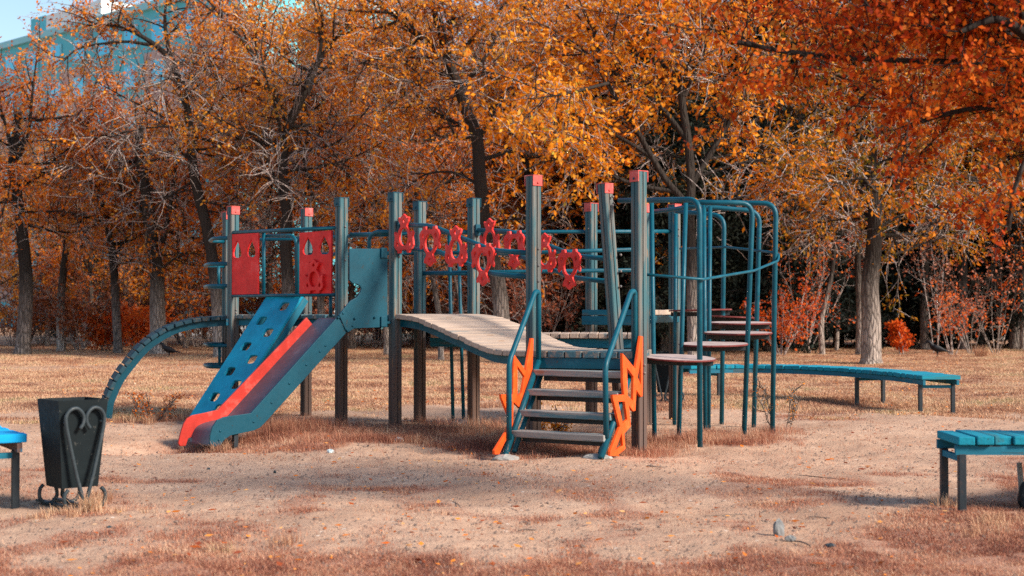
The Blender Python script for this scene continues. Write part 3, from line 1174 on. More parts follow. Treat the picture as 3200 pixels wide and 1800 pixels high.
zo = z4([(1100, 395), (1205, 522), (1246, 256), (1268, 262), (1264, 742), (1248, 746), (1212, 690), (1203, 858), (1186, 862), (1152, 818), (1166, 985), (1112, 1042), (1122, 1165), (1050, 1222), (997, 1222), (1000, 1185), (1078, 985), (1022, 760), (1020, 730), (1112, 728), (1104, 640)])
zh = [z4([(1136, 512), (1190, 585), (1184, 776), (1142, 740)]), z4([(1222, 590), (1249, 425), (1250, 650)]),
      z4([(1064, 785), (1118, 785), (1138, 928), (1102, 960)]), z4([(1092, 1038), (1103, 1138), (1040, 1174)])]
plate('zigzag_panel', [tz(zo, pTR, sdv)] + [tz(h, pTR, sdv) for h in zh], 0.024, pTR, sdv, M['orange'], stairs, -0.04)
zo = z4([(290, 402), (385, 540), (432, 275), (448, 278), (440, 520), (350, 850), (288, 790), (282, 1010), (215, 1120), (172, 1212), (138, 1212), (136, 1180), (235, 1020), (262, 930), (192, 760), (190, 728), (284, 728)])
zh = [z4([(318, 498), (376, 585), (354, 715), (318, 742)]), z4([(224, 787), (280, 787), (264, 895)])]
plate('zigzag_panel', [tz(zo, pTL, sdv)] + [tz(h, pTL, sdv) for h in zh], 0.024, pTL, sdv, M['orange'], stairs, 0.03)

# ---- straight walkway behind the bridge, and its three rails
wa, wb = PL(1345, 14.75), PL(1990, 14.1)
wc, wd = PL(1345, 15.25), PL(1990, 15.2)
ZW = 0.965
mb = MB()
plank_strip(mb, wa, wb, wc, wd, 22, ZW, 0.05, ends=0.03)
walk = mb.build('walkway_deck', M['plank'], root, bevel=0.006)
mb = MB()
for (a, b, o_) in ((wa, wb, 0.08), (wc, wd, -0.08)):
    mb.beam(a + V(0, o_, ZW - 0.1), b + V(0, o_, ZW - 0.1), 0.04, 0.09)
mb.build('deck_beam', M['bluewood'], walk, bevel=0.004)
pipe('walkway_rail', [(1312, 727, 15.35), (1848, 724, 15.55), (2108, 723, 15.7)])
pipe('walkway_rail', [(1312, 790, 15.35), (1640, 790, 15.2), (1975, 780, 14.9)])
pipe('walkway_rail', [(1312, 853, 15.35), (1640, 849, 15.2), (1975, 844, 14.9)])

# ---- rear deck G-L-H where the discs arrive
ZR = W(1950, 968, 15.2).z
g_, l_, h_ = P['G'] + V(-0.06, -0.02, 0), P['L'] + V(0.0, -0.06, 0), P['H'] + V(0.04, -0.02, 0)
mb = MB()
plank_strip(mb, l_ + V(-0.1, 0, 0), h_, l_ + V(-0.6, 1.1, 0), h_ + V(-0.3, 1.2, 0), 6, ZR, 0.055, ends=0.015)
rear = mb.build('rear_deck', M['plank'], root, bevel=0.006)
for k_, z0_ in ((0, ZR - 0.03), (1, ZR - 0.115)):
    mb = MB()
    hh = 0.03 if k_ == 0 else 0.048
    mb.beam(g_ + V(-.03, 0, z0_), l_ + V(-.05, 0, z0_), 0.045 + 0.01 * k_, hh * 2)
    mb.build('edge_board', M['bluewood'], rear, bevel=0.005)
mb = MB()
mb.beam(l_ + V(0.03, 0.02, ZR - 0.1), h_ + V(0, 0.02, ZR - 0.1), 0.04, 0.075)
mb.build('deck_beam', M['pipe'], rear, bevel=0.004)

# ---- fire poles behind the bridge
for (x0, x1, yb, D_) in ((1403, 1416, 1322, 15.15), (1432, 1449, 1312, 15.45)):
    mb = MB()
    mb.tube([W(x0, 727, D_), V(PL(x1, D_).x, D_, gz(PL(x1, D_).x, D_))], 0.019, 10)
    mb.build('sliding_pole', M['pipe'], root, smooth=True)

# ---- disc climber: bent pipe hoops, discs and ring rail


def gp_(px, D):
    q = PL(px, D)
    q.z = gz(q.x, q.y) - 0.04
    return q


def hoop(inner, top, outer, r=0.024, start=None):
    pts_ = []
    if start:
        pts_.append(W(*start))
    pts_ += [W(*q) for q in top] + [gp_(*outer)]
    mb = MB()
    mb.tube(round_corners(pts_, 0.13, 6), r, 10)
    h = mb.build('hoop', M['pipe'], root, smooth=True)
    if inner:
        (xt, yt, dt), (xb, db) = inner
        mb = MB()
        mb.tube([W(xt, yt, dt), gp_(xb, db)], 0.021, 10)
        mb.build('inner_leg', M['pipe'], h, smooth=True)
    return h


hoop(((2036, 626, 12.75), (2045, 12.6)), [(1935, 627, 13.0), (2186, 623, 12.2)], (2186, 12.2))
hoop(((2143, 634, 12.95), (2120, 12.85)), [(2143, 632, 13.0), (2352, 634, 13.1)], (2323, 13.1))
hoop(((2200, 640, 13.7), (2203, 13.5)), [(2200, 634, 13.7), (2425, 635, 13.5)], (2412, 13.5))
hoop(((2219, 645, 14.1), (2213, 13.9)), [(2038, 662, 15.0), (2120, 652, 14.6), (2160, 643, 14.4), (2374, 660, 14.4)], (2354, 14.4))
hoop(((2112, 668, 15.1), (2107, 14.9)), [(2112, 660, 15.3), (2263, 674, 15.0)], (2254, 14.9))
discs = [(2122, 1116, 12.4, 0.32, 0.03, .055), (2229, 1073, 13.0, 0.315, -0.01, .04), (2306, 1038, 13.5, 0.322, 0.0, .03), (2314, 1007, 14.15, 0.31, 0.0, .03), (2283, 988, 14.7, 0.30, 0.045, .0), (2188, 967, 15.1, 0.335, -0.02, -.01)]
for (px, py, D_, r_, tilt, tily) in discs:
    c = W(px, py, D_)
    mb = MB()
    vs, fs, fm = [], [], []
    n = 36
    ang = [2 * math.pi * k / n for k in range(n)]
    for (rr, zz) in ((r_ - 0.004, 0.0), (r_, -0.004), (r_, -0.012), (r_ - 0.004, -0.016)):
        for a in ang:
            vs.append(c + V(rr * math.cos(a), rr * math.sin(a), zz - rr * math.cos(a) * tilt + rr * math.sin(a) * tily))
    fs.append(tuple(range(n)))
    fm.append(0)
    for i in range(3):
        for k in range(n):
            fs.append((i * n + k, (i + 1) * n + k, (i + 1) * n + (k + 1) % n, i * n + (k + 1) % n))
            fm.append(1)
    fs.append(tuple(reversed(range(3 * n, 4 * n))))
    fm.append(1)
    mb.add(vs, fs)
    d_ = mb.build('disc_step', M['disc'], root, mats=[M['disc'], M['discrim']], fm=fm)
    mb = MB()
    for a in (0.1, math.pi - 0.1):
        q = c + V(r_ * 0.93 * math.cos(a), r_ * 0.3 * math.sin(a), -0.024 - r_ * math.cos(a) * tilt)
        mb.beam(c + V(0, 0, -0.05), q + V(0, 0, -0.02), 0.05, 0.045)
    mb.build('disc_bracket', M['leg'], d_)
pipe('ring_rail', [(2020, 858, 12.0), (2197, 873, 12.15), (2356, 846, 13.05), (2431, 815, 13.45), (2434, 797, 13.5), (2424, 790, 13.6)], r=0.0125, rc=0.03)
pipe('ring_rail', [(2424, 790, 13.6), (2376, 784, 14.35), (2268, 772, 14.9), (2125, 777, 15.55)], r=0.0125, rc=0.03)
# ------------------------------------------------------------------ benches
def bench(label, edge, width, ztop, leg_ts, side, npl, mat, leg_mat='leg', th=0.05, loc=None, rail_mat='bluewood', splay=0.0):
    """slatted bench along a curve: edge = near edge in plan (list of Vector), side = +1/-1 for where the seat lies"""
    path = smooth_path(edge, 8) if len(edge) > 2 else [edge[0].lerp(edge[1], k / 8) for k in range(9)]
    cm = [0.0]
    for i in range(1, len(path)):
        cm.append(cm[-1] + (path[i] - path[i - 1]).length)

    def at(s):
        s = min(max(s, 0.0), cm[-1] - 1e-5)
        for i in range(1, len(path)):
            if cm[i] >= s:
                k = (s - cm[i - 1]) / (cm[i] - cm[i - 1])
                p_ = path[i - 1].lerp(path[i], k)
                a = path[max(i - 2, 0)]
                b = path[min(i + 1, len(path) - 1)]
                t = (b - a).normalized()
                return p_, Vector((-t.y, t.x, 0)) * side
        return path[-1], V(0, 1, 0)
    c0 = at(cm[-1] / 2)[0]
    e = empty('park_bench', V(c0.x, c0.y, gz(c0.x, c0.y)), label, 'bench', 'blue slatted benches round the playground')
    mb = MB()
    for i in range(npl):
        s0, s1 = i * cm[-1] / npl + 0.005, (i + 1) * cm[-1] / npl - 0.005
        (a, na), (b, nb) = at(s0), at(s1)
        nm = (na + nb).normalized()
        j0, j1 = random.uniform(-.012, .012), random.uniform(-.012, .012)
        mb.prism([a - nm * j0, b - nm * j0, b + nm * (width + j1), a + nm * (width + j1)], ztop - th + random.uniform(-.003, .003), ztop + random.uniform(-.004, .003), nm)
    mb.build('seat', mat, e, bevel=0.006)
    for off in (0.035, width - 0.035):
        mb = MB()
        n_ = 14
        pr_ = [at(cm[-1] * k / n_) for k in range(n_ + 1)]
        pp = [p_ + n_v * off for p_, n_v in pr_]
        for k in range(n_):
            d_ = (pp[k + 1] - pp[k]).normalized() * 0.004
            mb.beam(pp[k] - d_ + UP * (ztop - th - 0.032), pp[k + 1] + d_ + UP * (ztop - th - 0.032), 0.03, 0.055)
        mb.build('seat_rail', M[rail_mat], e)
    for f_ in leg_ts:
        p_, n_v = at(f_ * cm[-1])
        tv_ = Vector((n_v.y, -n_v.x, 0))
        for off in (0.04, width - 0.04):
            q = p_ + n_v * off
            zb = gz(q.x, q.y) - 0.05
            zt_ = ztop - th - 0.055
            mb = MB()
            mb.box(V(q.x, q.y, (zb + zt_) / 2), n_v * 0.022, tv_ * 0.022, UP * ((zt_ - zb) / 2))
            mb.build('leg', M[leg_mat], e, bevel=0.004)
        mb = MB()
        mb.beam(p_ + n_v * 0.062 + UP * (ztop - th - 0.085), p_ + n_v * (width - 0.062) + UP * (ztop - th - 0.085), 0.03, 0.035)
        mb.build('cross_bar', M['bluewood'], e)
    return e


ed = [V(4.73, 16.45, 0), V(4.62, 17.6, 0), V(4.30, 18.7, 0), V(3.75, 19.5, 0), V(3.15, 19.75, 0), V(2.45, 19.5, 0)]
bench('long curved turquoise bench on the dead grass to the right of the climbing structure', ed, 0.47, 0.445, [0.03, 0.42, 0.9], -1, 34, M['bench'])
ed = [PL(2950, 8.62), PL(3030, 8.30)]
q0, q1 = PL(2965, 8.42), None
ed = [V(2.595, 8.30, 0), V(3.1, 8.30, 0), V(3.7, 8.45, 0), V(4.3, 8.80, 0)]
bench('turquoise slatted bench end cut off by the right edge of the photo', ed, 0.46, 0.455, [0.02, 0.85], 1, 17, M['bench'])
ed = [V(-2.97, 8.70, 0), V(-3.22, 9.12, 0), V(-3.62, 9.75, 0), V(-4.1, 10.3, 0)]
bench('blue bench end coloured as sunlit beside the heart legged bin, cut off by the left edge', ed, 0.44, 0.435, [0.05, 0.9], 1, 15, M['bench_sunlit'], rail_mat='brownboard')


# ------------------------------------------------------------------ litter bins with heart shaped stands
def bin_(label, c, s, yaw, full=True):
    z0 = gz(c.x, c.y)
    e = empty('litter_bin', V(c.x, c.y, z0), label, 'litter bin', 'dark litter bins on wrought stands')
    ex = Vector((math.cos(yaw), math.sin(yaw), 0))
    ey = Vector((-math.sin(yaw), math.cos(yaw), 0))

    def pt(x, y, z):
        return V(c.x, c.y, z0) + ex * (x * s) + ey * (y * s) + UP * (z * s)
    zb, zt_ = 0.125, 0.625
    ht, hb = 0.148, 0.108
    mb = MB()
    vs = []
    for (h, z) in ((hb, zb), (ht, zt_), (ht - 0.006, zt_), (hb - 0.006, zb + 0.01)):
        vs += [pt(-h, -h, z), pt(h, -h, z), pt(h, h, z), pt(-h, h, z)]
    fs = [(3, 2, 1, 0), (12, 13, 14, 15)]
    for i in range(3):
        for k in range(4):
            fs.append((i * 4 + k, i * 4 + (k + 1) % 4, i * 4 + 4 + (k + 1) % 4, i * 4 + 4 + k))
    mb.add(vs, fs)
    mb.build('bin_body', M['black'], e)
    for sy in (-1, 1):
        y = sy * 0.172
        mb = MB()
        for sx in (-1, 1):
            ctl = []
            # inner curl of the heart, over the lobe, down to the foot and out into the scroll
            for (x, z) in ((0.030, 0.460), (0.010, 0.495), (0.012, 0.540), (0.045, 0.575), (0.085, 0.570), (0.112, 0.535), (0.112, 0.485), (0.095, 0.40), (0.05, 0.20), (0.018, 0.08),
                           (0.022, 0.040), (0.055, 0.010), (0.095, 0.015), (0.120, 0.050), (0.118, 0.095), (0.098, 0.120)):
                xx = x * sx
                ctl.append(pt(xx, y, z + 0.004))
            mb.tube(smooth_path(ctl, 5), 0.0115 * s, 8)
        mb.build('heart_stand', M['iron'], e, smooth=True)
    for sx in (-1, 1):
        mb = MB()
        mb.tube([pt(sx * 0.11, -0.172, 0.50), pt(sx * 0.11, 0.172, 0.50)], 0.008 * s, 8)
        mb.build('pivot_rod', M['iron'], e, smooth=True)
    for sx in (-0.05, 0.05):
        mb = MB()
        mb.beam(pt(sx, -0.22, 0.012), pt(sx, 0.36, 0.012), 0.03 * s, 0.014 * s)
        mb.build('foot_bar', M['iron'], e)
    return e


bin_('dark green tapered bin between two wrought iron hearts, in dry grass at the lower left', V(-2.685, 8.70, 0), 1.06, math.radians(41))
bin_('small dark bin standing far behind the stairs and discs', PL(2090, 18.6), 1.05, math.radians(-30))


# ------------------------------------------------------------------ crows
def loft(mb, rings, n=10):
    vs, fs = [], []
    for (c, rx, rz, d) in rings:
        c = Vector(c)
        d = Vector(d).normalized()
        s = Vector((0, 0, 1)).cross(d).normalized()
        u = d.cross(s)
        for k in range(n):
            a = 2 * math.pi * k / n
            vs.append(c + s * (rx * math.cos(a)) + u * (rz * math.sin(a)))
    for i in range(len(rings) - 1):
        for k in range(n):
            fs.append((i * n + k, i * n + (k + 1) % n, (i + 1) * n + (k + 1) % n, (i + 1) * n + k))
    fs.append(tuple(reversed(range(n))))
    fs.append(tuple((len(rings) - 1) * n + k for k in range(n)))
    mb.add(vs, fs)


def crow(label, px, D, s, face):
    p = PL(px, D)
    p.z = gz(p.x, p.y) + 0.012

    def q(x, z, y=0.0):
        return p + V(x * face * s, y * s, z * s)
    prof = [(-0.29, 0.335, .004, .004), (-0.255, 0.343, .010, .011), (-0.225, 0.352, .015, .018), (-0.205, 0.362, .030, .033), (-0.175, 0.366, .037, .040), (-0.145, 0.345, .036, .040),
            (-0.115, 0.295, .042, .052), (-0.06, 0.235, .065, .075), (0.01, 0.200, .075, .082), (0.08, 0.178, .066, .068), (0.14, 0.165, .050, .048), (0.20, 0.150, .044, .024), (0.30, 0.130, .046, .013), (0.38, 0.112, .040, .008)]
    mb = MB()
    rings = []
    for i, (x, z, rx, rz) in enumerate(prof):
        a, b = prof[max(i - 1, 0)], prof[min(i + 1, len(prof) - 1)]
        rings.append((q(x, z), rx * s, rz * s, q(b[0], b[1]) - q(a[0], a[1])))
    loft(mb, rings)
    for y in (-0.035, 0.035):
        mb.tube([q(0.02, 0.15, y), q(0.035, 0.075, y), q(0.015, 0.006, y)], 0.008 * s, 6, radii=[0.016 * s, 0.007 * s, 0.006 * s])
        for dx, dy in ((-0.05, 0), (-0.04, 0.022), (-0.04, -0.022), (0.035, 0)):
            mb.tube([q(0.015, 0.006, y), q(0.015 + dx, 0.004, y + dy)], 0.005 * s, 5)
    o = mb.build('crow', M['crow'], None, smooth=True)
    tag(o, label, 'crow', 'crows on the lawn')
    for y in (-1, 1):
        wb = MB()
        pr = [(-0.10, 0.262, .012, .03), (-0.04, 0.245, .016, .052), (0.05, 0.215, .016, .055), (0.14, 0.178, .012, .036), (0.24, 0.148, .008, .018), (0.31, 0.132, .004, .006)]
        rings = []
        for i, (x, z, rx, rz) in enumerate(pr):
            yy = y * (0.074 - 0.16 * max(0, x) - 0.1 * max(0, -x))
            rings.append((q(x, z, yy), rx * s, rz * s, q(0.3, -0.1) - q(0, 0)))
        loft(wb, rings, 8)
        wb.build('wing', M['crow'], o, smooth=True)
    return o


crow('black crow standing on the dry lawn under the arched plank climber', 526, 37.0, 0.98, 1)
crow('larger black crow on the dry lawn at the right by the leafless shrubs', 2925, 38.0, 1.12, 1)

# ------------------------------------------------------------------ footings, stones, rubbish, sticks


def blob(name, c, r, mat, squash=0.6, seed=0, nu=14, nv=9, amp=0.22):
    rg = np.random.default_rng(seed)
    ph = rg.uniform(0, 6.28, 6)
    vs, fs = [], []
    for i in range(nv + 1):
        th = math.pi * i / nv
        for k in range(nu):
            a = 2 * math.pi * k / nu
            m_ = 1 + amp * (math.sin(2 * a + ph[0]) * math.sin(th + ph[1]) + 0.6 * math.sin(3 * a + ph[2] + 2 * th) + 0.4 * math.sin(5 * a + ph[3] - 3 * th)) * 0.7
            x, y, z = math.sin(th) * math.cos(a), math.sin(th) * math.sin(a), math.cos(th)
            vs.append(Vector(c) + V(x * r[0] * m_, y * r[1] * m_, z * r[2] * m_))
    for i in range(nv):
        for k in range(nu):
            fs.append((i * nu + k, (i + 1) * nu + k, (i + 1) * nu + (k + 1) % nu, i * nu + (k + 1) % nu))
    mb = MB()
    mb.add(vs, fs)
    return mb.build(name, mat, None)


for (px, D, lab) in ((1580, 11.55, 'concrete footing under the left foot of the stairs'), (1872, 11.3, 'concrete footing under the right foot of the stairs')):
    q = PL(px, D)
    tag(blob('concrete_footing', V(q.x, q.y, gz(q.x, q.y) + 0.002), (0.11, 0.10, 0.035), M['concrete'], seed=int(px)), lab, 'footing', 'concrete footings')
for (px, D, lab) in ((1414, 15.15, 'left concrete pad under the sliding poles'), (1450, 15.45, 'right concrete pad under the sliding poles')):
    q = PL(px, D)
    tag(blob('concrete_footing', V(q.x, q.y, gz(q.x, q.y) + 0.004), (0.10, 0.10, 0.025), M['concrete'], seed=int(px)), lab, 'footing', 'concrete footings')
for (px, py, r, mat, lab, cat, sd_, nm) in ((2430, 1668, (0.030, 0.026, 0.05), 'stone', 'pale pointed stone on the sand in the lower right foreground', 'stone', 3, 'stone'),
                                     (2468, 1686, (0.025, 0.02, 0.018), 'stone', 'small stone beside the pale pointed stone', 'stone', 12, 'stone'),
                                     (1246, 1382, (0.042, 0.03, 0.024), 'litter', 'crumpled pale blue litter in the reddish grass below the bridge', 'litter', 4, 'litter_scrap'),
                                     (1034, 1413, (0.03, 0.018, 0.02), 'litter', 'white litter scrap on the sand right of the slide', 'litter', 5, 'litter_scrap'),
                                     (860, 1468, (0.012, 0.012, 0.010), 'iron', 'dark pebble on the sand below the slide end', 'stone', 9, 'stone'),
                                     (653, 1468, (0.013, 0.013, 0.011), 'iron', 'dark pebble on the sand left of centre', 'stone', 10, 'stone'),
                                     (2592, 1706, (0.03, 0.02, 0.014), 'iron', 'dark flat stone in the grass below the pale pointed stone', 'stone', 11, 'stone'),
                                     (345, 1650, (0.016, 0.012, 0.010), 'iron', 'dark pebble on the sand right of the heart legged bin', 'stone', 16, 'stone')):
    D = CAMH * F / (py - 975)
    q = PL(px, D)
    tag(blob(nm, V(q.x, q.y, gz(q.x, q.y) + r[2] * 0.55), r, M[mat], seed=sd_, amp=0.3), lab, cat)
# sticks lying about
SK = [(1620, 1640, 1675, 1636, .0035, 'straight bluish twig lying in the foreground sand'), (1416, 1556, 1446, 1582, .003, 'short dark twig near the centre foreground'),
      (2480, 1690, 2530, 1704, .004, 'bent twig leaning by the pale pointed stone'), (2020, 1462, 2075, 1465, .0035, 'dark twig on the sand in front of the right post'),
      (2520, 1608, 2590, 1612, .0025, 'thin twig on the sand at the right'), (2480, 1470, 2610, 1482, .0035, 'long thin twig in the reddish grass patch'),
      (2200, 1600, 2330, 1590, .0022, 'pale thin twig crossing the sand path'), (1890, 1648, 2010, 1640, .003, 'long twig on the sand below the stairs')]
for (x0, y0, x1, y1, r, lab) in SK:
    a, b = PL(x0, CAMH * F / (y0 - 975)), PL(x1, CAMH * F / (y1 - 975))
    a.z, b.z = gz(a.x, a.y) + r, gz(b.x, b.y) + r
    mid = (a + b) / 2 + V(random.uniform(-.012, .012), random.uniform(-.02, .02), 0.002)
    mb = MB()
    mb.tube(smooth_path([a, a.lerp(mid, .5) + V(0.004, 0.006, 0.001), mid, mid.lerp(b, .5) - V(0, 0.006, 0), b], 3), r, 6, radii=None)
    tag(mb.build('twig', M['stick'], None, smooth=True), lab, 'twig', 'twigs on the ground')
# wooden stake and dark bag at the right edge
q = PL(3188, 8.75)
mb = MB()
mb.tube([V(q.x + .01, q.y, gz(q.x, q.y) - .05), V(q.x, q.y, 0.12), V(q.x - 0.012, q.y, 0.255)], 0.018, 9, radii=[0.02, 0.018, 0.016])
tag(mb.build('wooden_stake', M['tread'], None, smooth=True), 'bare wooden stake stuck in the ground at the right edge', 'stake')
bg = blob('plastic_bag', V(q.x + 0.01, q.y - 0.12, gz(q.x, q.y) + 0.05), (0.06, 0.05, 0.085), M['crow'], seed=21, amp=0.45, nu=20, nv=12)
tag(bg, 'crumpled black plastic bag at the foot of the wooden stake', 'bag')

# ------------------------------------------------------------------ ground


def hash2(ix, iy, seed):
    h = (ix.astype(np.int64) * 374761393 + iy.astype(np.int64) * 668265263 + seed * 974711) & 0x7fffffff
    h = ((h ^ (h >> 13)) * 1274126177) & 0x7fffffff
    return ((h ^ (h >> 16)) & 0xffff) / 65535.0


def vnoise(x, y, seed=0):
    ix, iy = np.floor(x), np.floor(y)
    fx, fy = x - ix, y - iy
    fx, fy = fx * fx * (3 - 2 * fx), fy * fy * (3 - 2 * fy)
    a, b = hash2(ix, iy, seed), hash2(ix + 1, iy, seed)
    c, d = hash2(ix, iy + 1, seed), hash2(ix + 1, iy + 1, seed)
    return (a * (1 - fx) + b * fx) * (1 - fy) + (c * (1 - fx) + d * fx) * fy


def fbm(x, y, seed=0):
    return (vnoise(x, y, seed) + 0.5 * vnoise(2.1 * x, 2.1 * y, seed + 1) + 0.25 * vnoise(4.3 * x, 4.3 * y, seed + 2) + 0.125 * vnoise(8.7 * x, 8.7 * y, seed + 3)) / 1.875


def gy(py):
    return CAMH * F / (py - 975)


def bump2(x, y, px, py, wx, d0, d1):
    """soft ellipse on the ground around a spot, wx half width in metres, from depth of py d0 to d1"""
    c = PL(px, gy(py))
    hy = np.where(y > c.y, d1, d0)
    return 1 - np.sqrt(((x - c.x) / wx) ** 2 + ((y - c.y) / hy) ** 2)


def covers(x, y):
    """(lawn, red grass) amount on the ground at x,y, from 0 to 1"""
    n = fbm(x * 0.9, y * 0.9, 3) - 0.5
    n2 = fbm(x * 3.1, y * 1.6, 9) - 0.5
    # lawn starts beyond a line that swings round the playground
    edge = 16.9 + 0.35 * np.sin(x * 0.8 + 1.0) - 0.8 * np.clip((-1.8 - x) / 3, 0, 1) + 1.2 * np.exp(-((x - 0.2) / 1.3) ** 2) - 1.0 * np.clip((x - 3.6) / 1.2, 0, 1) - 1.2 * np.clip((x - 5.0) / 2, 0, 1)
    lawn = np.clip((y - edge) / 1.6 + n * 3.0 + n2 * 1.2 + 0.3, 0, 1)
    path = np.exp(-((y - (30.5 + 0.8 * (x + 9) * 0.12)) / 1.6) ** 2) * np.clip((-x - 3.5) / 3, 0, 1)
    lawn = np.clip(lawn - 0.8 * path, 0, 1)
    r = np.full_like(x, -1.0)
    for (px, py, wx, d0, d1, k) in ((1240, 1370, 2.1, 0.75, 0.8, 1.5), (1760, 1420, 0.95, 0.45, 1.6, 1.5), (1950, 1410, 0.75, 0.35, 1.6, 1.5), (2250, 1385, 0.75, 0.6, 0.9, 1.3),
                                 (860, 1335, 0.6, 0.55, 1.2, 1.2), (470, 1310, 0.85, 0.4, 0.5, 1.1), (880, 1400, 0.55, 0.2, 0.3, 1.0),
                                 (560, 1497, 0.55, 0.16, 0.2, 1.0), (1150, 1520, 0.9, 0.3, 0.35, 0.95), (160, 1470, 0.5, 0.25, 0.25, 0.8), (2600, 1500, 0.8, 0.35, 0.45, 0.9),
                                 (2900, 1480, 0.6, 0.3, 0.4, 0.9), (2450, 1570, 0.8, 0.25, 0.25, 0.8), (260, 1600, 0.32, 0.18, 0.3, 1.3), (2960, 1590, 0.25, 0.15, 0.2, 1.2), (2500, 1300, 0.9, 0.7, 0.7, 0.7),
                                 (1000, 1600, 0.8, 0.2, 0.2, 0.5), (1700, 1600, 1.0, 0.25, 0.25, 0.5)):
        r = np.maximum(r, bump2(x, y, px, py, wx, d0, d1) * k)
    # rough grass in the front, more of it to the left and at the right corner
    fr = (7.55 - y) / 0.9 + 0.25 * np.clip(-x, -0.4, 1.0) - 0.45
    fr2 = (x - 2.0) / 0.9 + (8.6 - y) / 1.6 - 0.35
    red = np.clip(np.maximum(np.maximum(r, fr), fr2) * 1.7 + n * 2.2 + n2 * 2.6, 0, 1)
    base = np.clip(n2 * 3.4 + n * 2 - 0.02, 0, 0.65)
    red = np.clip(np.maximum(red, base * np.clip((12 - y) / 3, 0, 1)), 0, 1)
    return lawn, red * (1 - lawn)


gx = np.concatenate([np.linspace(-260, -30, 24), np.linspace(-28, -9, 40), np.linspace(-8.9, 8.9, 300), np.linspace(9, 28, 40), np.linspace(30, 260, 24)])
gyv = np.concatenate([np.linspace(-30, 3, 10), np.linspace(3.5, 5.9, 10), np.linspace(6.0, 18, 260), np.linspace(18.1, 50, 150), np.linspace(52, 420, 40)])
X, Y = np.meshgrid(gx, gyv)
near = np.clip((60 - Y) / 20, 0, 1) * np.clip((30 - np.abs(X)) / 10, 0, 1)
lw, rd_ = covers(X.ravel(), Y.ravel())
rough = (fbm(X * 3.2, Y * 3.2, 20) - 0.5) * 0.016 + (fbm(X * 7, Y * 7, 21) - 0.5) * 0.03 + (fbm(X * 22, Y * 22, 22) - 0.5) * 0.012
Z = (terrain(X, Y) + rough * np.clip((20 - Y) / 6, 0.2, 1)) * near
gv = np.stack([X.ravel(), Y.ravel(), Z.ravel()], 1)
nx, ny = len(gx), len(gyv)
idx = np.arange(nx * ny).reshape(ny, nx)
quads = np.stack([idx[:-1, :-1], idx[:-1, 1:], idx[1:, 1:], idx[1:, :-1]], -1).reshape(-1, 4)
m, nt, b = new_mat('sandy_ground')
geo = N(nt, 'ShaderNodeNewGeometry')
pos = geo.outputs['Position']
n1 = noise(nt, pos, 0.9, 5, 0.6)
n2 = noise(nt, pos, 9, 6, 0.7)
n3 = noise(nt, pos, 70, 4, 0.7)
r1 = ramp(nt, [(0.3, (0.46, 0.28, 0.185)), (0.6, (0.64, 0.42, 0.29))])
nt.links.new(n1, r1.inputs['Fac'])
c = mixc(nt, rng_map(nt, n2, 0.35, 0.7, 0.0, 0.5), r1.outputs['Color'], (0.42, 0.235, 0.165))
c = mixc(nt, rng_map(nt, n3, 0.58, 0.72, 0.0, 0.7), c, (0.20, 0.11, 0.08))
c = mixc(nt, rng_map(nt, n3, 0.28, 0.36, 0.4, 0.0), c, (0.72, 0.55, 0.43))
for sc_, th_, cc_ in ((17, 0.13, (0.10, 0.055, 0.045)), (11, 0.10, (0.80, 0.66, 0.55)), (29, 0.16, (0.16, 0.09, 0.07))):
    vf = N(nt, 'ShaderNodeTexVoronoi')
    vf.inputs['Scale'].default_value = sc_
    nt.links.new(pos, vf.inputs['Vector'])
    sx = N(nt, 'ShaderNodeSeparateColor')
    nt.links.new(vf.outputs['Color'], sx.inputs[0])
    mm_ = N(nt, 'ShaderNodeMath', operation='MULTIPLY')
    nt.links.new(rng_map(nt, vf.outputs['Distance'], th_, th_ + 0.06, 0.8, 0.0), mm_.inputs[0])
    nt.links.new(rng_map(nt, sx.outputs[0], 0.55, 0.6), mm_.inputs[1])
    c = mixc(nt, mm_.outputs[0], c, cc_)
lawnf = attr(nt, 'lawn').outputs['Fac']
redf = attr(nt, 'red').outputs['Fac']
rr = ramp(nt, [(0.3, (0.28, 0.13, 0.095)), (0.55, (0.44, 0.22, 0.15)), (0.75, (0.56, 0.33, 0.22))])
nt.links.new(n2, rr.inputs['Fac'])
ff = N(nt, 'ShaderNodeMath', operation='MULTIPLY')
nt.links.new(redf, ff.inputs[0])
nt.links.new(rng_map(nt, n3, 0.3, 0.6, 0.45, 1.0), ff.inputs[1])
c = mixc(nt, ff.outputs[0], c, rr.outputs['Color'])
rl = ramp(nt, [(0.3, (0.22, 0.105, 0.07)), (0.5, (0.44, 0.25, 0.155)), (0.7, (0.60, 0.40, 0.265))])
nt.links.new(noise(nt, pos, 0.9, 9, 0.72), rl.inputs['Fac'])
c = mixc(nt, lawnf, c, rl.outputs['Color'])
nt.links.new(c, b.inputs['Base Color'])
b.inputs['Roughness'].default_value = 0.95
b.inputs['Specular IOR Level'].default_value = 0.1
hb_ = N(nt, 'ShaderNodeMath', operation='MULTIPLY_ADD')
nt.links.new(n3, hb_.inputs[0])
hb_.inputs[1].default_value = 0.6
nt.links.new(n2, hb_.inputs[2])
bump(nt, b, hb_.outputs[0], 0.7, 0.02)
M['ground'] = m
ground = raw_mesh('ground', gv, quads, m, smooth=True)
for nm_, val in (('lawn', lw), ('red', rd_)):
    a = ground.data.attributes.new(nm_, 'FLOAT', 'POINT')
    a.data.foreach_set('value', val.astype(np.float32))
tag(ground, 'sandy playground ground with dead grass running back into a dry lawn', kind='structure')


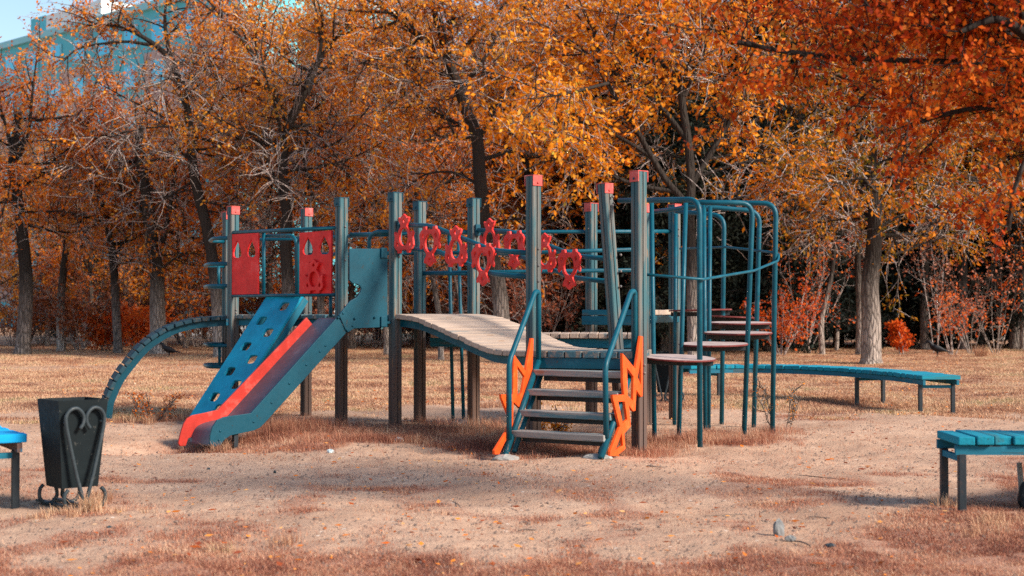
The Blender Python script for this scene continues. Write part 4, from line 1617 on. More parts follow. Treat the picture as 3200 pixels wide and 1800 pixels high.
# ------------------------------------------------------------------ grass and fallen leaves
def tufts(x, y, nb, h, spread, lean, w, rg):
    """blades for tufts at x,y; returns verts (N*3,3)"""
    n = len(x)
    bx = np.repeat(x, nb) + rg.normal(0, spread, n * nb)
    by = np.repeat(y, nb) + rg.normal(0, spread, n * nb)
    hh = np.repeat(h, nb) * rg.uniform(0.45, 1.15, n * nb)
    a = rg.uniform(0, 2 * np.pi, n * nb)
    ln = np.abs(rg.normal(0, lean, n * nb)) * hh
    bz = terrain(bx, by)
    ww = np.repeat(w, nb) * rg.uniform(0.7, 1.3, n * nb)
    ca, sa = np.cos(a), np.sin(a)
    px_, py_ = -sa, ca
    v = np.empty((n * nb, 6, 3))
    v[:, 0] = np.stack([bx - px_ * ww, by - py_ * ww, bz - 0.004], 1)
    v[:, 1] = np.stack([bx + px_ * ww, by + py_ * ww, bz - 0.004], 1)
    for i_, s_ in ((2, 0.8), (5, -0.8)):
        v[:, i_] = np.stack([bx + ca * ln * 0.4 + px_ * ww * s_, by + sa * ln * 0.4 + py_ * ww * s_, bz + hh * 0.62], 1)
    for i_, s_ in ((3, 0.2), (4, -0.2)):
        v[:, i_] = np.stack([bx + ca * ln + px_ * ww * s_, by + sa * ln + py_ * ww * s_, bz + hh], 1)
    return v


def grass_obj(name, vlist, mat, label):
    v = np.concatenate([q.reshape(-1, 3) for q in vlist])
    n = len(v) // 6
    t = np.repeat(np.clip(0.5 + 0.2 * RN.normal(0, 1, n), 0, 1), 6)
    f = (np.arange(n)[:, None, None] * 6 + np.array([(0, 1, 2, 5), (5, 2, 3, 4)])[None]).reshape(-1, 4)
    o = raw_mesh(name, v, f, mat, tint=t)
    tag(o, label, 'grass', kind='stuff')
    return o


def scatter(n, x0, x1, y0, y1, fn, bias=1.0):
    y = y0 + (y1 - y0) * RN.random(n) ** bias
    x = (x0 + (x1 - x0) * RN.random(n)) * (y / y1)
    k = RN.random(n) < fn(x, y)
    return x[k], y[k]


# lawn
x, y = scatter(150000, -20, 20, 15.5, 52, lambda x, y: covers(x, y)[0], 1.5)
h = 0.012 + 0.07 * fbm(x * 0.6, y * 0.6, 40) ** 2 * (0.4 + 1.2 * fbm(x * 2.3, y * 2.3, 41))
g1 = tufts(x, y, 5, h, 0.05, 1.0, 0.0014 + 0.00014 * y, RN)
grass_obj('lawn_grass', [g1], M['grass'], 'short dry golden lawn grass behind the playground')
# dead reddish grass round the structure and in the front
x, y = scatter(330000, -9, 9, 6.0, 17.5, lambda x, y: 0.02 + 1.3 * covers(x, y)[1] ** 1.9 * (0.2 + 1.2 * fbm(x * 9, y * 7, 77) ** 1.5), 1.0)
isl = np.exp(-(((x - 0.1) / 2.6) ** 2 + ((y - 13.2) / 1.3) ** 2))
h = 0.006 + 0.013 * fbm(x * 3, y * 3, 61) + 0.065 * isl * fbm(x * 2.2, y * 2.2, 50) ** 1.2 * 2.0 + 0.010 * RN.random(len(x)) ** 2
g2 = tufts(x, y, 5, h, 0.03, 1.3, np.full(len(x), 0.0014), RN)
x, y = scatter(30000, -9, 9, 6.0, 17.0, lambda x, y: 0.6 * covers(x, y)[1] * np.exp(-(((x - 0.1) / 2.4) ** 2 + ((y - 13.3) / 1.2) ** 2)), 1.0)
g3 = tufts(x, y, 5, 0.06 + 0.07 * RN.random(len(x)), 0.03, 0.8, np.full(len(x), 0.0016), RN)
grass_obj('dead_grass', [g2, g3], M['redgrass'], 'low dead reddish brown grass in patches on the sand')
# tall straw tufts
T, TR = [], []
for (px, D, n, h_, sp) in ((285, 8.50, 40, 0.13, 0.05), (235, 8.33, 40, 0.07, 0.10), (150, 8.35, 30, 0.06, 0.10), (310, 8.9, 40, 0.13, 0.06), (400, 8.4, 16, 0.05, 0.10), (680, 12.75, 40, 0.16, 0.04), (705, 12.9, 30, 0.13, 0.06), (640, 12.6, 12, 0.10, 0.05),
                         (850, 13.6, 60, 0.16, 0.14), (930, 13.7, 80, 0.20, 0.2), (1010, 14.2, 80, 0.17, 0.22), (900, 14.2, 80, 0.2, 0.2), (1240, 13.9, 40, 0.12, 0.2), (1330, 14.6, 40, 0.12, 0.12), (1500, 14.2, 50, 0.16, 0.12), (1640, 12.8, 60, 0.14, 0.16), (1780, 13.0, 90, 0.17, 0.22), (1840, 12.7, 60, 0.13, 0.2),
                         (1900, 11.7, 60, 0.09, 0.12), (2010, 11.75, 60, 0.10, 0.12), (2010, 12.5, 60, 0.18, 0.12), (2110, 12.6, 70, 0.14, 0.2), (2200, 12.5, 60, 0.10, 0.2), (2330, 13.1, 60, 0.10, 0.15), (2420, 13.5, 50, 0.11, 0.12),
                         (880, 7.4, 30, 0.06, 0.06), (690, 7.1, 26, 0.07, 0.05), (2960, 8.55, 30, 0.09, 0.05), (3100, 7.9, 60, 0.08, 0.12), (3040, 7.6, 40, 0.06, 0.12), (480, 15.3, 60, 0.14, 0.3), (410, 15.5, 40, 0.12, 0.2), (1560, 13.6, 50, 0.12, 0.2), (3060, 38, 40, 0.35, 0.1)):
    c = PL(px, D)
    x = np.array([c.x]) + RN.normal(0, sp, max(4, n // 4))
    y = np.array([c.y]) + RN.normal(0, sp * 0.8, max(4, n // 4))
    isle = 11.6 < D < 15 and not 630 < px < 720
    if isle:
        TR.append(tufts(np.repeat(x, 2) + RN.normal(0, 0.05, 2 * len(x)), np.repeat(y, 2) + RN.normal(0, 0.05, 2 * len(x)), 26, np.full(2 * len(x), h_ * 0.75), 0.06, 0.7, np.full(2 * len(x), 0.0011), RN))
    else:
        T.append(tufts(x, y, 18, np.full(len(x), h_ * 0.85), 0.022, 0.8, np.full(len(x), 0.0008 + 0.00009 * D), RN))
grass_obj('rough_grass', TR, M['redgrass'], 'taller reddish brown dead grass round the feet of the posts')
grass_obj('straw_tufts', T, M['grass'], 'taller straw tufts at the feet of the bin, slide end and bench')


def leaf_quads(pos, size, rg, up_bias=0.0, aspect=0.5, ndir=None):
    """kite shaped leaves, slightly folded into the 4 corners"""
    n = len(pos)
    d = rg.normal(0, 1, (n, 3))
    if ndir is not None:
        d = d * 0.9 + ndir
    d /= np.linalg.norm(d, axis=1)[:, None]
    nrm = rg.normal(0, 1, (n, 3))
    nrm[:, 2] += up_bias
    s = np.cross(d, nrm)
    s /= (np.linalg.norm(s, axis=1)[:, None] + 1e-9)
    u = np.cross(s, d)
    L = (size * rg.uniform(0.6, 1.3, n))[:, None]
    Wd = L * aspect * 0.5
    v = np.empty((n, 4, 3))
    v[:, 0] = pos
    v[:, 1] = pos + d * L * 0.45 + s * Wd + u * L * 0.06
    v[:, 2] = pos + d * L
    v[:, 3] = pos + d * L * 0.45 - s * Wd + u * L * 0.06
    return v.reshape(-1, 3)


xs, ys = [], []
x, y = scatter(34000, -12, 12, 6.0, 38, lambda x, y: 0.12 + 0.9 * np.clip(covers(x, y)[0], 0, 1) * 0.6, 1.2)
xs.append(x), ys.append(y)
x, y = scatter(1500, -5, 5, 12.0, 16, lambda x, y: covers(x, y)[1], 1.0)
xs.append(x), ys.append(y)
x, y = scatter(2600, 6, 14, 14.0, 24, lambda x, y: covers(x, y)[0] * 0.9 + 0.1, 1.0)
xs.append(x), ys.append(y)
x, y = np.concatenate(xs), np.concatenate(ys)
pos = np.stack([x, y, terrain(x, y) + 0.012 + 0.01 * RN.random(len(x))], 1)
v = leaf_quads(pos, 0.018 + 0.042 * RN.random(len(pos)) ** 1.3, RN, 0, 0.55)
v = v.reshape(-1, 4, 3)
v[:, :, 2] = v[:, :1, 2] + (v[:, :, 2] - v[:, :1, 2]) * 0.35
v[:, :, 2] = np.maximum(v[:, :, 2], terrain(v[:, :, 0], v[:, :, 1]) + 0.008)
o = raw_mesh('fallen_leaves', v.reshape(-1, 3), np.arange(len(v) * 4).reshape(-1, 4), M['fallen'], tint=np.repeat(RN.random(len(v)), 4))
tag(o, 'fallen autumn leaves strewn over the sand and lawn', 'leaves', kind='stuff')
# grit
n = 26000
y = 6.0 + 11 * RN.random(n) ** 1.2
x = (RN.random(n) - 0.5) * 0.8 * y
s = 0.003 + 0.010 * RN.random(n) ** 4
bz = terrain(x, y)
v = np.empty((n, 5, 3))
for k, (a, b_, cc) in enumerate(((1, 0, 0), (0, 1, 0), (-1, 0.2, 0), (0.1, -1, 0), (0, 0, 1.0))):
    v[:, k] = np.stack([x + a * s * RN.uniform(.7, 1.3, n), y + b_ * s, bz + cc * s + 0.002], 1)
fi = np.array([(0, 1, 4), (1, 2, 4), (2, 3, 4), (3, 0, 4)])
f = (np.arange(n)[:, None, None] * 5 + fi[None]).reshape(-1, 3)
M['grit'] = paint_mat('grit', (0.30, 0.20, 0.15), worn=(0.05, 0.05, 0.06), amt=0.9, rough=0.9, scale=40)
o = raw_mesh('gravel_grit', v.reshape(-1, 3), f, M['grit'], k=3)
tag(o, 'small grit and pebbles scattered on the sand', 'grit', kind='stuff')
# ------------------------------------------------------------------ trees


class Tree:
    def __init__(self, seed):
        self.r = random.Random(seed)
        self.rg = np.random.default_rng(seed)
        self.ch = {}
        self.lp = []
        self.ld = []

    def chain(self, pts, r0, r1, sides):
        self.ch.setdefault((len(pts), sides), []).append((pts, r0, r1))

    def rv(self):
        r = self.r
        return Vector((r.gauss(0, 1), r.gauss(0, 1), r.gauss(0, 1))).normalized()

    def wander(self, p, d, ln, n, wig, grav):
        pts = [p.copy()]
        st = ln / n
        d = d.normalized()
        for i in range(n):
            d = (d + self.rv() * wig + Vector((0, 0, grav))).normalized()
            p = p + d * st
            pts.append(p)
        return pts

    def twig(self, p, d, ln, leaves, spread, bare=0.15, r0=0.013):
        n = 4
        pts = self.wander(p, d, ln, n, 0.28, -0.04)
        self.chain(pts, r0, min(0.003, r0 * 0.4), 3)
        if self.r.random() < bare:
            return
        for k in range(leaves):
            t = self.r.uniform(0.15, 1.0) * n
            i = min(int(t), n - 1)
            q = pts[i].lerp(pts[i + 1], t - i)
            self.lp.append((q.x, q.y, q.z))
            dd = (pts[i + 1] - pts[i]).normalized()
            self.ld.append((dd.x, dd.y, dd.z - 0.35))

    def limb(self, pts, r0, nb, bl, nt, tl, leaves, spread=0.1, tmin=0.25, bare=0.15, grav=0.03, fine=1.0):
        """a limb given as points; branches and twigs grow off it"""
        n = len(pts) - 1
        self.chain(pts, r0, max(0.014, r0 * 0.25), 5)
        for b in range(nb):
            t = (tmin + (1 - tmin) * (b + self.r.random()) / nb) * n
            i = min(int(t), n - 1)
            q = pts[i].lerp(pts[i + 1], t - i)
            dd = (pts[i + 1] - pts[i]).normalized()
            d = (dd * 0.55 + self.rv() * 0.95 + Vector((0, 0, 0.1))).normalized()
            l = bl * self.r.uniform(0.55, 1.25)
            bp_ = self.wander(q, d, l, 6, 0.20, grav)
            self.chain(bp_, max(0.016 * fine, r0 * 0.32 * fine), 0.007 * fine, 4)
            for k in range(nt):
                tt = (0.2 + 0.8 * (k + self.r.random()) / nt) * 6
                j = min(int(tt), 5)
                qq = bp_[j].lerp(bp_[j + 1], tt - j)
                td = ((bp_[j + 1] - bp_[j]).normalized() * 0.6 + self.rv()).normalized()
                self.twig(qq, td, tl * self.r.uniform(0.5, 1.3), leaves, spread, bare, 0.013 * fine)

    def wood_arrays(self):
        vs, fs, sm = [], [], []
        base = 0
        for (n, k), lst in self.ch.items():
            Pn = np.array([[tuple(q) for q in c[0]] for c in lst])
            r0 = np.array([c[1] for c in lst])
            r1 = np.array([c[2] for c in lst])
            B = len(lst)
            t = np.empty_like(Pn)
            t[:, 1:-1] = Pn[:, 2:] - Pn[:, :-2]
            t[:, 0] = Pn[:, 1] - Pn[:, 0]
            t[:, -1] = Pn[:, -1] - Pn[:, -2]
            t /= np.linalg.norm(t, axis=2)[:, :, None] + 1e-9
            ref = np.where((np.abs(t[:, :, 2]) < 0.8)[:, :, None], np.array([0, 0, 1.0]), np.array([1.0, 0, 0]))
            ref = np.repeat(ref[:, :1], n, axis=1)
            a = np.cross(t, ref)
            a /= np.linalg.norm(a, axis=2)[:, :, None] + 1e-9
            b = np.cross(t, a)
            s = np.linspace(0, 1, n)[None, :]
            R = r0[:, None] * (1 - s) + r1[:, None] * s
            ang = 2 * np.pi * np.arange(k) / k
            ring = Pn[:, :, None, :] + R[:, :, None, None] * (a[:, :, None, :] * np.cos(ang)[None, None, :, None] + b[:, :, None, :] * np.sin(ang)[None, None, :, None])
            vs.append(ring.reshape(-1, 3))
            i0 = (np.arange(B)[:, None, None] * n + np.arange(n - 1)[None, :, None]) * k + np.arange(k)[None, None, :]
            i1 = (np.arange(B)[:, None, None] * n + np.arange(n - 1)[None, :, None]) * k + (np.arange(k)[None, None, :] + 1) % k
            q = np.stack([i0, i1, i1 + k, i0 + k], -1).reshape(-1, 4) + base
            fs.append(q)
            sm.append(np.full(len(q), 0 if k > 3 else 1))
            base += B * n * k
        return np.concatenate(vs), np.concatenate(fs), np.concatenate(sm)

    def build(self, base, name, label, cat, group, bark, leafm, lsize, aspect=0.5, jitter=0.08, twigm='bark_pale', trunk_name='trunk', crown_name='crown', nleaf=1):
        e = empty(name, base, label, cat, group)
        v, f, sm = self.wood_arrays()
        raw_mesh(trunk_name, v, f, None, e, smooth=True, mats=[M[bark], M[twigm]], fm=sm)
        if self.lp:
            p = np.array(self.lp)
            d = np.array(self.ld)
            if nleaf > 1:
                p, d = np.repeat(p, nleaf, 0), np.repeat(d, nleaf, 0)
            p = p + self.rg.normal(0, jitter, p.shape)
            lv = leaf_quads(p, np.full(len(p), lsize), self.rg, 0.25, aspect, d)
            # leaves on one spray share a shade
            t = np.repeat(np.clip(0.5 + self.rg.normal(0, 0.26, len(p)), 0, 1), 4)
            raw_mesh(crown_name, lv, np.arange(len(lv)).reshape(-1, 4), M[leafm], e, tint=t)
        return e


def trunk_from(px_pts, D, r_pts, bow=None):
    """trunk centre line from photograph spots at depth D (+ per point offset)"""
    out = []
    for i, q in enumerate(px_pts):
        d = D + (q[2] if len(q) > 2 else 0)
        out.append(W(q[0], q[1], d))
    p = out[0]
    p.z = gz(p.x, p.y) * (1 if p.y < 40 else 0) - 0.08
    return out


def add_trunk(T, pts, r0, r1, flare=0.35):
    sp = smooth_path(pts, 5)
    n = len(sp)
    # two overlapping lengths give the root flare
    T.chain(sp, r0, r1, 10)
    b = sp[0]
    T.chain([b + Vector((0, 0, -0.05)), b.lerp(sp[1], 0.25), b.lerp(sp[1], 0.6), sp[1]], r0 * (1 + flare), r0 * (1 - 1 / n) * 0.99, 10)
    return sp


def crown_on(T, sp, r_top, n_limb, ll, nb, bl, nt, tl, leaves, t0=0.45, bare=0.15, up=0.45, spread_dir=None, low_droop=0.0):
    n = len(sp) - 1
    for i in range(n_limb):
        t = (t0 + (1 - t0) * (i + T.r.random()) / n_limb) * n
        j = min(int(t), n - 1)
        q = sp[j].lerp(sp[j + 1], t - j)
        a = i * 2.4 + T.r.uniform(-0.5, 0.5)
        d = Vector((math.cos(a), math.sin(a), T.r.uniform(up - 0.35, up + 0.35)))
        if spread_dir is not None and d.y < 0.2:
            d = d + Vector(spread_dir)
        l = ll * T.r.uniform(0.7, 1.2)
        pts = T.wander(q, d, l, 7, 0.16, 0.05 - low_droop)
        T.limb(pts, r_top * T.r.uniform(0.45, 0.7), nb, bl, nt, tl, leaves, tmin=0.2, bare=bare)


def hero(seed, name, label, cat, group, px_pts, D, r0, r1, limbs, auto, leaf, lsize, bark='bark', leaves=13, tl=0.7, nt=9, nb=8, bl=1.6, bare=0.15, jitter=0.05, nleaf=1, twigm='bark_pale', sprays=3):
    T = Tree(seed)
    pts = trunk_from(px_pts, D, None)
    base = pts[0].copy()
    base.z += 0.08
    sp = add_trunk(T, pts, r0, r1)
    for (lpx, lr, lnb, lbl, lbare) in limbs:
        lp = smooth_path([W(q[0], q[1], D + (q[2] if len(q) > 2 else 0)) for q in lpx], 4)
        T.limb(lp, lr * 0.85, lnb, lbl, nt, tl, leaves, tmin=0.34, bare=lbare)
    if auto:
        auto.setdefault('spread_dir', (0, 0.9, 0))
        crown_on(T, sp, r1, **auto)
    if sprays:      # bare pale sprays of dead twigs low on the trunk
        crown_on(T, sp, r1 * 0.5, sprays, 1.9, 8, 1.1, 8, 0.7, 3, t0=0.3, bare=0.93, up=0.1, spread_dir=(0, -0.3, 0), low_droop=0.07)
    return T.build(base, name, label, cat, group, bark, leaf, lsize, jitter=jitter, nleaf=nleaf, twigm=twigm)


GT = 'autumn trees at the edge of the wood'
LS = 0.105


def A_(n_limb, ll, nb, bl, nt, tl, leaves, t0=0.45, **k):
    return dict(n_limb=n_limb, ll=ll, nb=nb, bl=bl, nt=nt, tl=tl, leaves=leaves, t0=t0, **k)


hero(101, 'autumn_tree', 'dark trunked rusty tree at the far left edge, forked above head height', 'tree', GT,
     [(70, 1095), (82, 900), (70, 740), (52, 600), (40, 500), (60, 350)], 40, 0.21, 0.10,
     [([(45, 520), (20, 400), (-20, 280)], 0.10, 8, 1.8, 0.1), ([(40, 520), (85, 430), (100, 300), (115, 170)], 0.09, 9, 1.8, 0.1)],
     A_(9, 2.3, 9, 1.5, 9, 0.75, 14, t0=0.45, up=-0.05), 'leaf_rust', LS, bark='bark_dark')
T = Tree(102)
pts = trunk_from([(192, 1078), (190, 960), (195, 880), (208, 765)], 43, None)
b0 = pts[0].copy()
sp = add_trunk(T, pts, 0.14, 0.10, 0.2)
T.chain([sp[-1] + V(-0.07, 0, -0.1), sp[-1] + V(-0.06, 0, 0.12), sp[-1] + V(-0.09, 0, 0.28)], 0.06, 0.02, 5)
T.chain([sp[-1] + V(0.06, 0.03, -0.1), sp[-1] + V(0.09, 0, 0.10)], 0.05, 0.03, 5)
T.chain([W(200, 905, 42.9), W(192, 893, 42.8), W(190, 880, 42.8)], 0.06, 0.02, 5)
T.build(b0, 'dead_trunk', 'broken off dead trunk without branches, left of the leaning tree', 'dead trunk', None, 'bark', 'leaf_rust', LS)
hero(103, 'autumn_tree', 'slender tree leaning left with a dark bare upper trunk, right of the broken trunk', 'tree', GT,
     [(370, 1092), (362, 960), (355, 830), (335, 700), (300, 590), (272, 485)], 41, 0.13, 0.085,
     [([(335, 720), (370, 600), (430, 480)], 0.06, 7, 1.6, 0.2), ([(355, 800), (400, 740), (470, 690)], 0.05, 7, 1.3, 0.1)],
     A_(6, 2.0, 8, 1.4, 9, 0.7, 12, t0=0.5, up=0.0), 'leaf_orange', LS, bark='bark_dark')
hero(104, 'autumn_tree', 'stout pale based tree with a knot hole, behind the top of the arched climber', 'tree', GT,
     [(497, 1088), (492, 960), (490, 850), (470, 720), (452, 580), (436, 480), (438, 400)], 40, 0.24, 0.10,
     [([(486, 830), (520, 700), (545, 560), (560, 470)], 0.12, 8, 1.8, 0.25), ([(470, 700), (400, 600), (330, 540)], 0.07, 9, 1.7, 0.2), ([(455, 600), (350, 480), (235, 370)], 0.06, 9, 1.9, 0.2),
      ([(492, 850), (560, 800), (610, 790)], 0.05, 8, 1.3, 0.1)],
     A_(8, 2.0, 9, 1.4, 9, 0.75, 13, t0=0.5, up=-0.05), 'leaf_rust', LS, bark='bark')
hero(105, 'autumn_tree', 'tall crooked tree with many bare pale lower twigs, behind the left end posts', 'tree', GT,
     [(690, 1098), (675, 900), (650, 730), (618, 600), (600, 500), (596, 420), (580, 320), (555, 240), (535, 185)], 37, 0.17, 0.075,
     [([(540, 190), (470, 130), (380, 85), (290, 75)], 0.10, 10, 1.6, 0.15), ([(540, 200), (520, 120), (515, 40), (530, -40)], 0.09, 9, 1.6, 0.2),
      ([(595, 480), (480, 500), (380, 530), (270, 520)], 0.05, 9, 1.5, 0.75), ([(598, 430), (500, 360), (400, 310), (300, 255)], 0.045, 9, 1.5, 0.6),
      ([(600, 470), (680, 460), (760, 430), (850, 440)], 0.05, 9, 1.4, 0.8), ([(612, 560), (520, 620), (430, 690)], 0.04, 8, 1.4, 0.85),
      ([(598, 420), (650, 350), (720, 285), (760, 270)], 0.06, 8, 1.6, 0.3), ([(620, 620), (690, 640), (750, 610)], 0.04, 9, 1.3, 0.85), ([(470, 140), (380, 130), (250, 150), (200, 190)], 0.06, 9, 1.5, 0.05)],
     A_(4, 1.8, 7, 1.3, 9, 0.7, 10, t0=0.55, up=-0.1), 'leaf_orange', LS, bark='bark', bare=0.3, sprays=9)
hero(106, 'autumn_tree', 'thick trunked tree seen between the red panels, with a broken fork', 'tree', GT,
     [(905, 1108), (900, 900), (893, 760), (898, 640), (885, 520), (900, 400), (955, 280), (985, 200)], 36, 0.17, 0.09,
     [([(898, 700), (860, 560), (800, 420)], 0.09, 9, 1.8, 0.3), ([(985, 210), (1040, 130), (1100, 80)], 0.10, 9, 1.7, 0.1), ([(890, 480), (960, 470), (1060, 440), (1160, 330)], 0.05, 8, 1.5, 0.6),
      ([(910, 400), (860, 300), (790, 170), (700, 60), (650, 0)], 0.12, 10, 1.8, 0.1), ([(960, 290), (1000, 160), (1010, 40)], 0.10, 9, 1.7, 0.1)],
     A_(7, 2.8, 9, 1.6, 9, 0.72, 14, t0=0.5), 'leaf_orange', LS, bark='bark', sprays=9)
hero(107, 'autumn_tree', 'slim straight tree right behind the second red panel', 'tree', GT,
     [(1008, 1090), (1000, 900), (985, 700), (965, 560), (945, 440), (950, 300)], 38, 0.11, 0.06,
     [([(960, 540), (880, 480), (790, 430)], 0.05, 8, 1.4, 0.6)], A_(7, 2.6, 8, 1.5, 9, 0.7, 14, t0=0.5), 'leaf_orange', LS, sprays=7)
hero(108, 'autumn_tree', 'tree with its foot visible below the blue slide guard', 'tree', GT,
     [(1212, 1112), (1206, 900), (1195, 740), (1175, 560), (1180, 420)], 39, 0.11, 0.07,
     [], A_(9, 3.0, 9, 1.6, 9, 0.72, 14, t0=0.45, up=0.25), 'leaf_rust', LS)
hero(109, 'autumn_tree', 'thin leaning trunk between the sliding poles and the bridge posts', 'tree', GT,
     [(1378, 1126), (1374, 1000), (1350, 860), (1328, 740), (1300, 600)], 35.5, 0.08, 0.05,
     [], A_(6, 2.0, 8, 1.3, 9, 0.7, 13, t0=0.5), 'leaf_rust', LS)
hero(110, 'autumn_tree', 'massive tree behind the bridge with dark spreading limbs above', 'tree', GT,
     [(1575, 1134), (1568, 1000), (1556, 880), (1520, 740), (1500, 560), (1490, 430), (1455, 340), (1425, 250), (1390, 175)], 33.5, 0.21, 0.115,
     [([(1395, 185), (1345, 140), (1260, 70), (1190, 20)], 0.13, 10, 1.6, 0.15), ([(1392, 175), (1378, 110), (1350, 20), (1330, -60)], 0.13, 9, 1.6, 0.15), ([(1400, 180), (1405, 100), (1420, 30)], 0.09, 8, 1.5, 0.1),
      ([(1385, 180), (1310, 180), (1200, 175), (1120, 200)], 0.06, 9, 1.5, 0.4), ([(1390, 190), (1320, 240), (1270, 300)], 0.05, 8, 1.3, 0.6),
      ([(1490, 440), (1560, 330), (1600, 240), (1680, 190), (1760, 160)], 0.10, 10, 1.7, 0.1), ([(1500, 580), (1420, 540), (1330, 545), (1260, 600)], 0.05, 9, 1.4, 0.5), ([(1490, 420), (1430, 430), (1380, 350), (1280, 300)], 0.05, 9, 1.5, 0.4)],
     A_(6, 2.6, 9, 1.6, 9, 0.72, 13, t0=0.55), 'leaf_orange', LS, bark='bark')
hero(111, 'autumn_tree', 'big multi stemmed tree with bright golden orange leaves behind the pipe hoops', 'tree', GT,
     [(2168, 1122), (2164, 950), (2160, 800), (2155, 660), (2160, 560), (2148, 430), (2130, 300), (2135, 160)], 31, 0.135, 0.075,
     [([(2150, 640), (2080, 560), (2020, 460), (1975, 380), (1900, 260), (1870, 150), (1800, 40)], 0.10, 16, 1.7, 0.08), ([(2160, 580), (2220, 480), (2280, 380), (2330, 280), (2350, 160)], 0.10, 12, 1.7, 0.08),
      ([(2120, 600), (2000, 580), (1880, 540), (1760, 500), (1640, 490)], 0.07, 13, 1.6, 0.08), ([(2150, 440), (2060, 330), (1960, 260), (1860, 180), (1740, 130)], 0.08, 13, 1.7, 0.08), ([(2160, 560), (2280, 520), (2380, 500), (2460, 540)], 0.05, 9, 1.3, 0.3),
      ([(2130, 300), (2050, 160), (2000, 40), (1980, -60)], 0.07, 11, 1.6, 0.08), ([(2140, 300), (2200, 160), (2230, 40)], 0.07, 11, 1.6, 0.08), ([(2050, 500), (1920, 420), (1800, 380), (1680, 390)], 0.06, 13, 1.6, 0.06),
      ([(1900, 260, -1), (1780, 290, -2), (1660, 310, -2.5)], 0.05, 11, 1.6, 0.06)],
     A_(4, 2.4, 8, 1.5, 9, 0.7, 13, t0=0.6), 'leaf_gold', 0.125, leaves=13, tl=0.65, bark='bark')
hero(112, 'autumn_tree', 'deeply furrowed thick trunk with olive and orange leaves behind the long curved bench', 'tree', GT,
     [(2722, 1132), (2722, 1000), (2718, 900), (2730, 780), (2735, 660), (2720, 520), (2730, 380)], 33, 0.24, 0.13,
     [([(2730, 700), (2640, 640), (2560, 620), (2470, 640)], 0.06, 10, 1.5, 0.25), ([(2735, 660), (2820, 560), (2900, 480), (2990, 430)], 0.10, 12, 1.7, 0.1), ([(2725, 640), (2640, 520), (2560, 420), (2480, 340)], 0.10, 13, 1.7, 0.08),
      ([(2725, 520), (2680, 400), (2620, 280), (2570, 160)], 0.10, 12, 1.7, 0.08), ([(2735, 720, -1), (2800, 680, -1), (2900, 640, -1), (3000, 650)], 0.05, 10, 1.5, 0.35), ([(2730, 560), (2640, 560, -2), (2520, 540, -3), (2420, 560, -3)], 0.05, 10, 1.5, 0.1),
      ([(2735, 600, -1), (2700, 560, -3), (2660, 560, -4)], 0.05, 9, 1.3, 0.1), ([(2735, 700, 0), (2950, 560, 1), (3100, 560, 2)], 0.07, 10, 1.7, 0.1)],
     A_(9, 3.0, 9, 1.6, 9, 0.72, 13, t0=0.55, up=0.2), 'leaf_olive', LS, leaves=13, bark='bark')

# near tree hanging in from the right, trunk just outside the frame
T = Tree(113)
nb_ = V(4.2, 8.0, gz(4.2, 8.0))
sp = add_trunk(T, [nb_ + V(0, 0, -0.1), V(4.15, 8.0, 1.1), V(4.05, 7.97, 2.1), V(3.9, 7.97, 2.9), V(3.55, 7.95, 3.6)], 0.15, 0.10)


def near_limb(q, r, nbr, blen, bare):
    T.limb(smooth_path([W(k[0], k[1], k[2] * 0.93) for k in q], 4), r * 0.8, nbr, blen * 0.95, 7, 0.26, 9, tmin=0.1, bare=bare, grav=-0.02, fine=0.3)


near_limb([(3420, 380, 8.6), (3230, 260, 8.5), (3130, 120, 8.4), (3060, -30, 8.4)], 0.20, 9, 0.6, 0.05)
near_limb([(3130, 130, 8.4), (3040, 50, 8.4), (2940, 65, 8.3), (2800, 30, 8.3), (2640, -10, 8.2), (2400, -40, 8.2)], 0.028, 14, 0.62, 0.05)
near_limb([(3230, 260, 8.5), (3050, 200, 8.2), (2850, 190, 8.1), (2650, 180, 8.0), (2450, 160, 7.9), (2300, 130, 7.9)], 0.022, 16, 0.5, 0.05)
near_limb([(3300, 60, 8.9), (3200, 150, 9.2), (3080, 200, 9.4), (2950, 260, 9.6)], 0.05, 12, 0.55, 0.02)
near_limb([(3350, 200, 8.0), (3220, 120, 7.9), (3120, 60, 7.8), (3000, 100, 7.8)], 0.05, 12, 0.5, 0.02)
near_limb([(3300, 340, 8.5), (3150, 330, 8.6), (2980, 350, 8.8), (2820, 400, 8.9)], 0.022, 11, 0.5, 0.08)
near_limb([(3420, 300, 8.5), (3260, 420, 8.6), (3180, 560, 8.6), (3150, 720, 8.7)], 0.02, 8, 0.36, 0.1)
near_limb([(3250, 200, 8.7), (3100, 120, 9.0), (2900, 110, 9.2), (2700, 80, 9.3), (2500, 60, 9.3)], 0.022, 14, 0.55, 0.05)
near_limb([(3300, 100, 8.2), (3180, 40, 8.0), (3000, -10, 7.9), (2850, -20, 7.9)], 0.024, 12, 0.55, 0.05)
T.build(nb_, 'overhanging_tree', 'near out of focus branches of dark red leaves hanging in at the upper right', 'tree', None, 'bark_dark', 'leaf_near', 0.037, aspect=0.6, jitter=0.03, twigm='bark_dark', nleaf=3)

# ---- the wood behind: four patterns of tree, copied


def pattern(seed, h, r0, leaf, bark, dens=1.0, clear=0.2):
    T = Tree(seed)
    r = T.r
    pts = [V(0, 0, -0.1), V(r.uniform(-.2, .2), 0, h * 0.2), V(r.uniform(-.5, .5), r.uniform(-.3, .3), h * 0.42), V(r.uniform(-.8, .8), r.uniform(-.5, .5), h * 0.66), V(r.uniform(-.9, .9), 0, h * 0.86)]
    sp = add_trunk(T, pts, r0, r0 * 0.3)
    crown_on(T, sp, r0 * 0.55, int(17 * dens), 3.6, 9, 1.75, 9, 0.8, 10, t0=clear, up=0.28)
    return T, leaf, bark


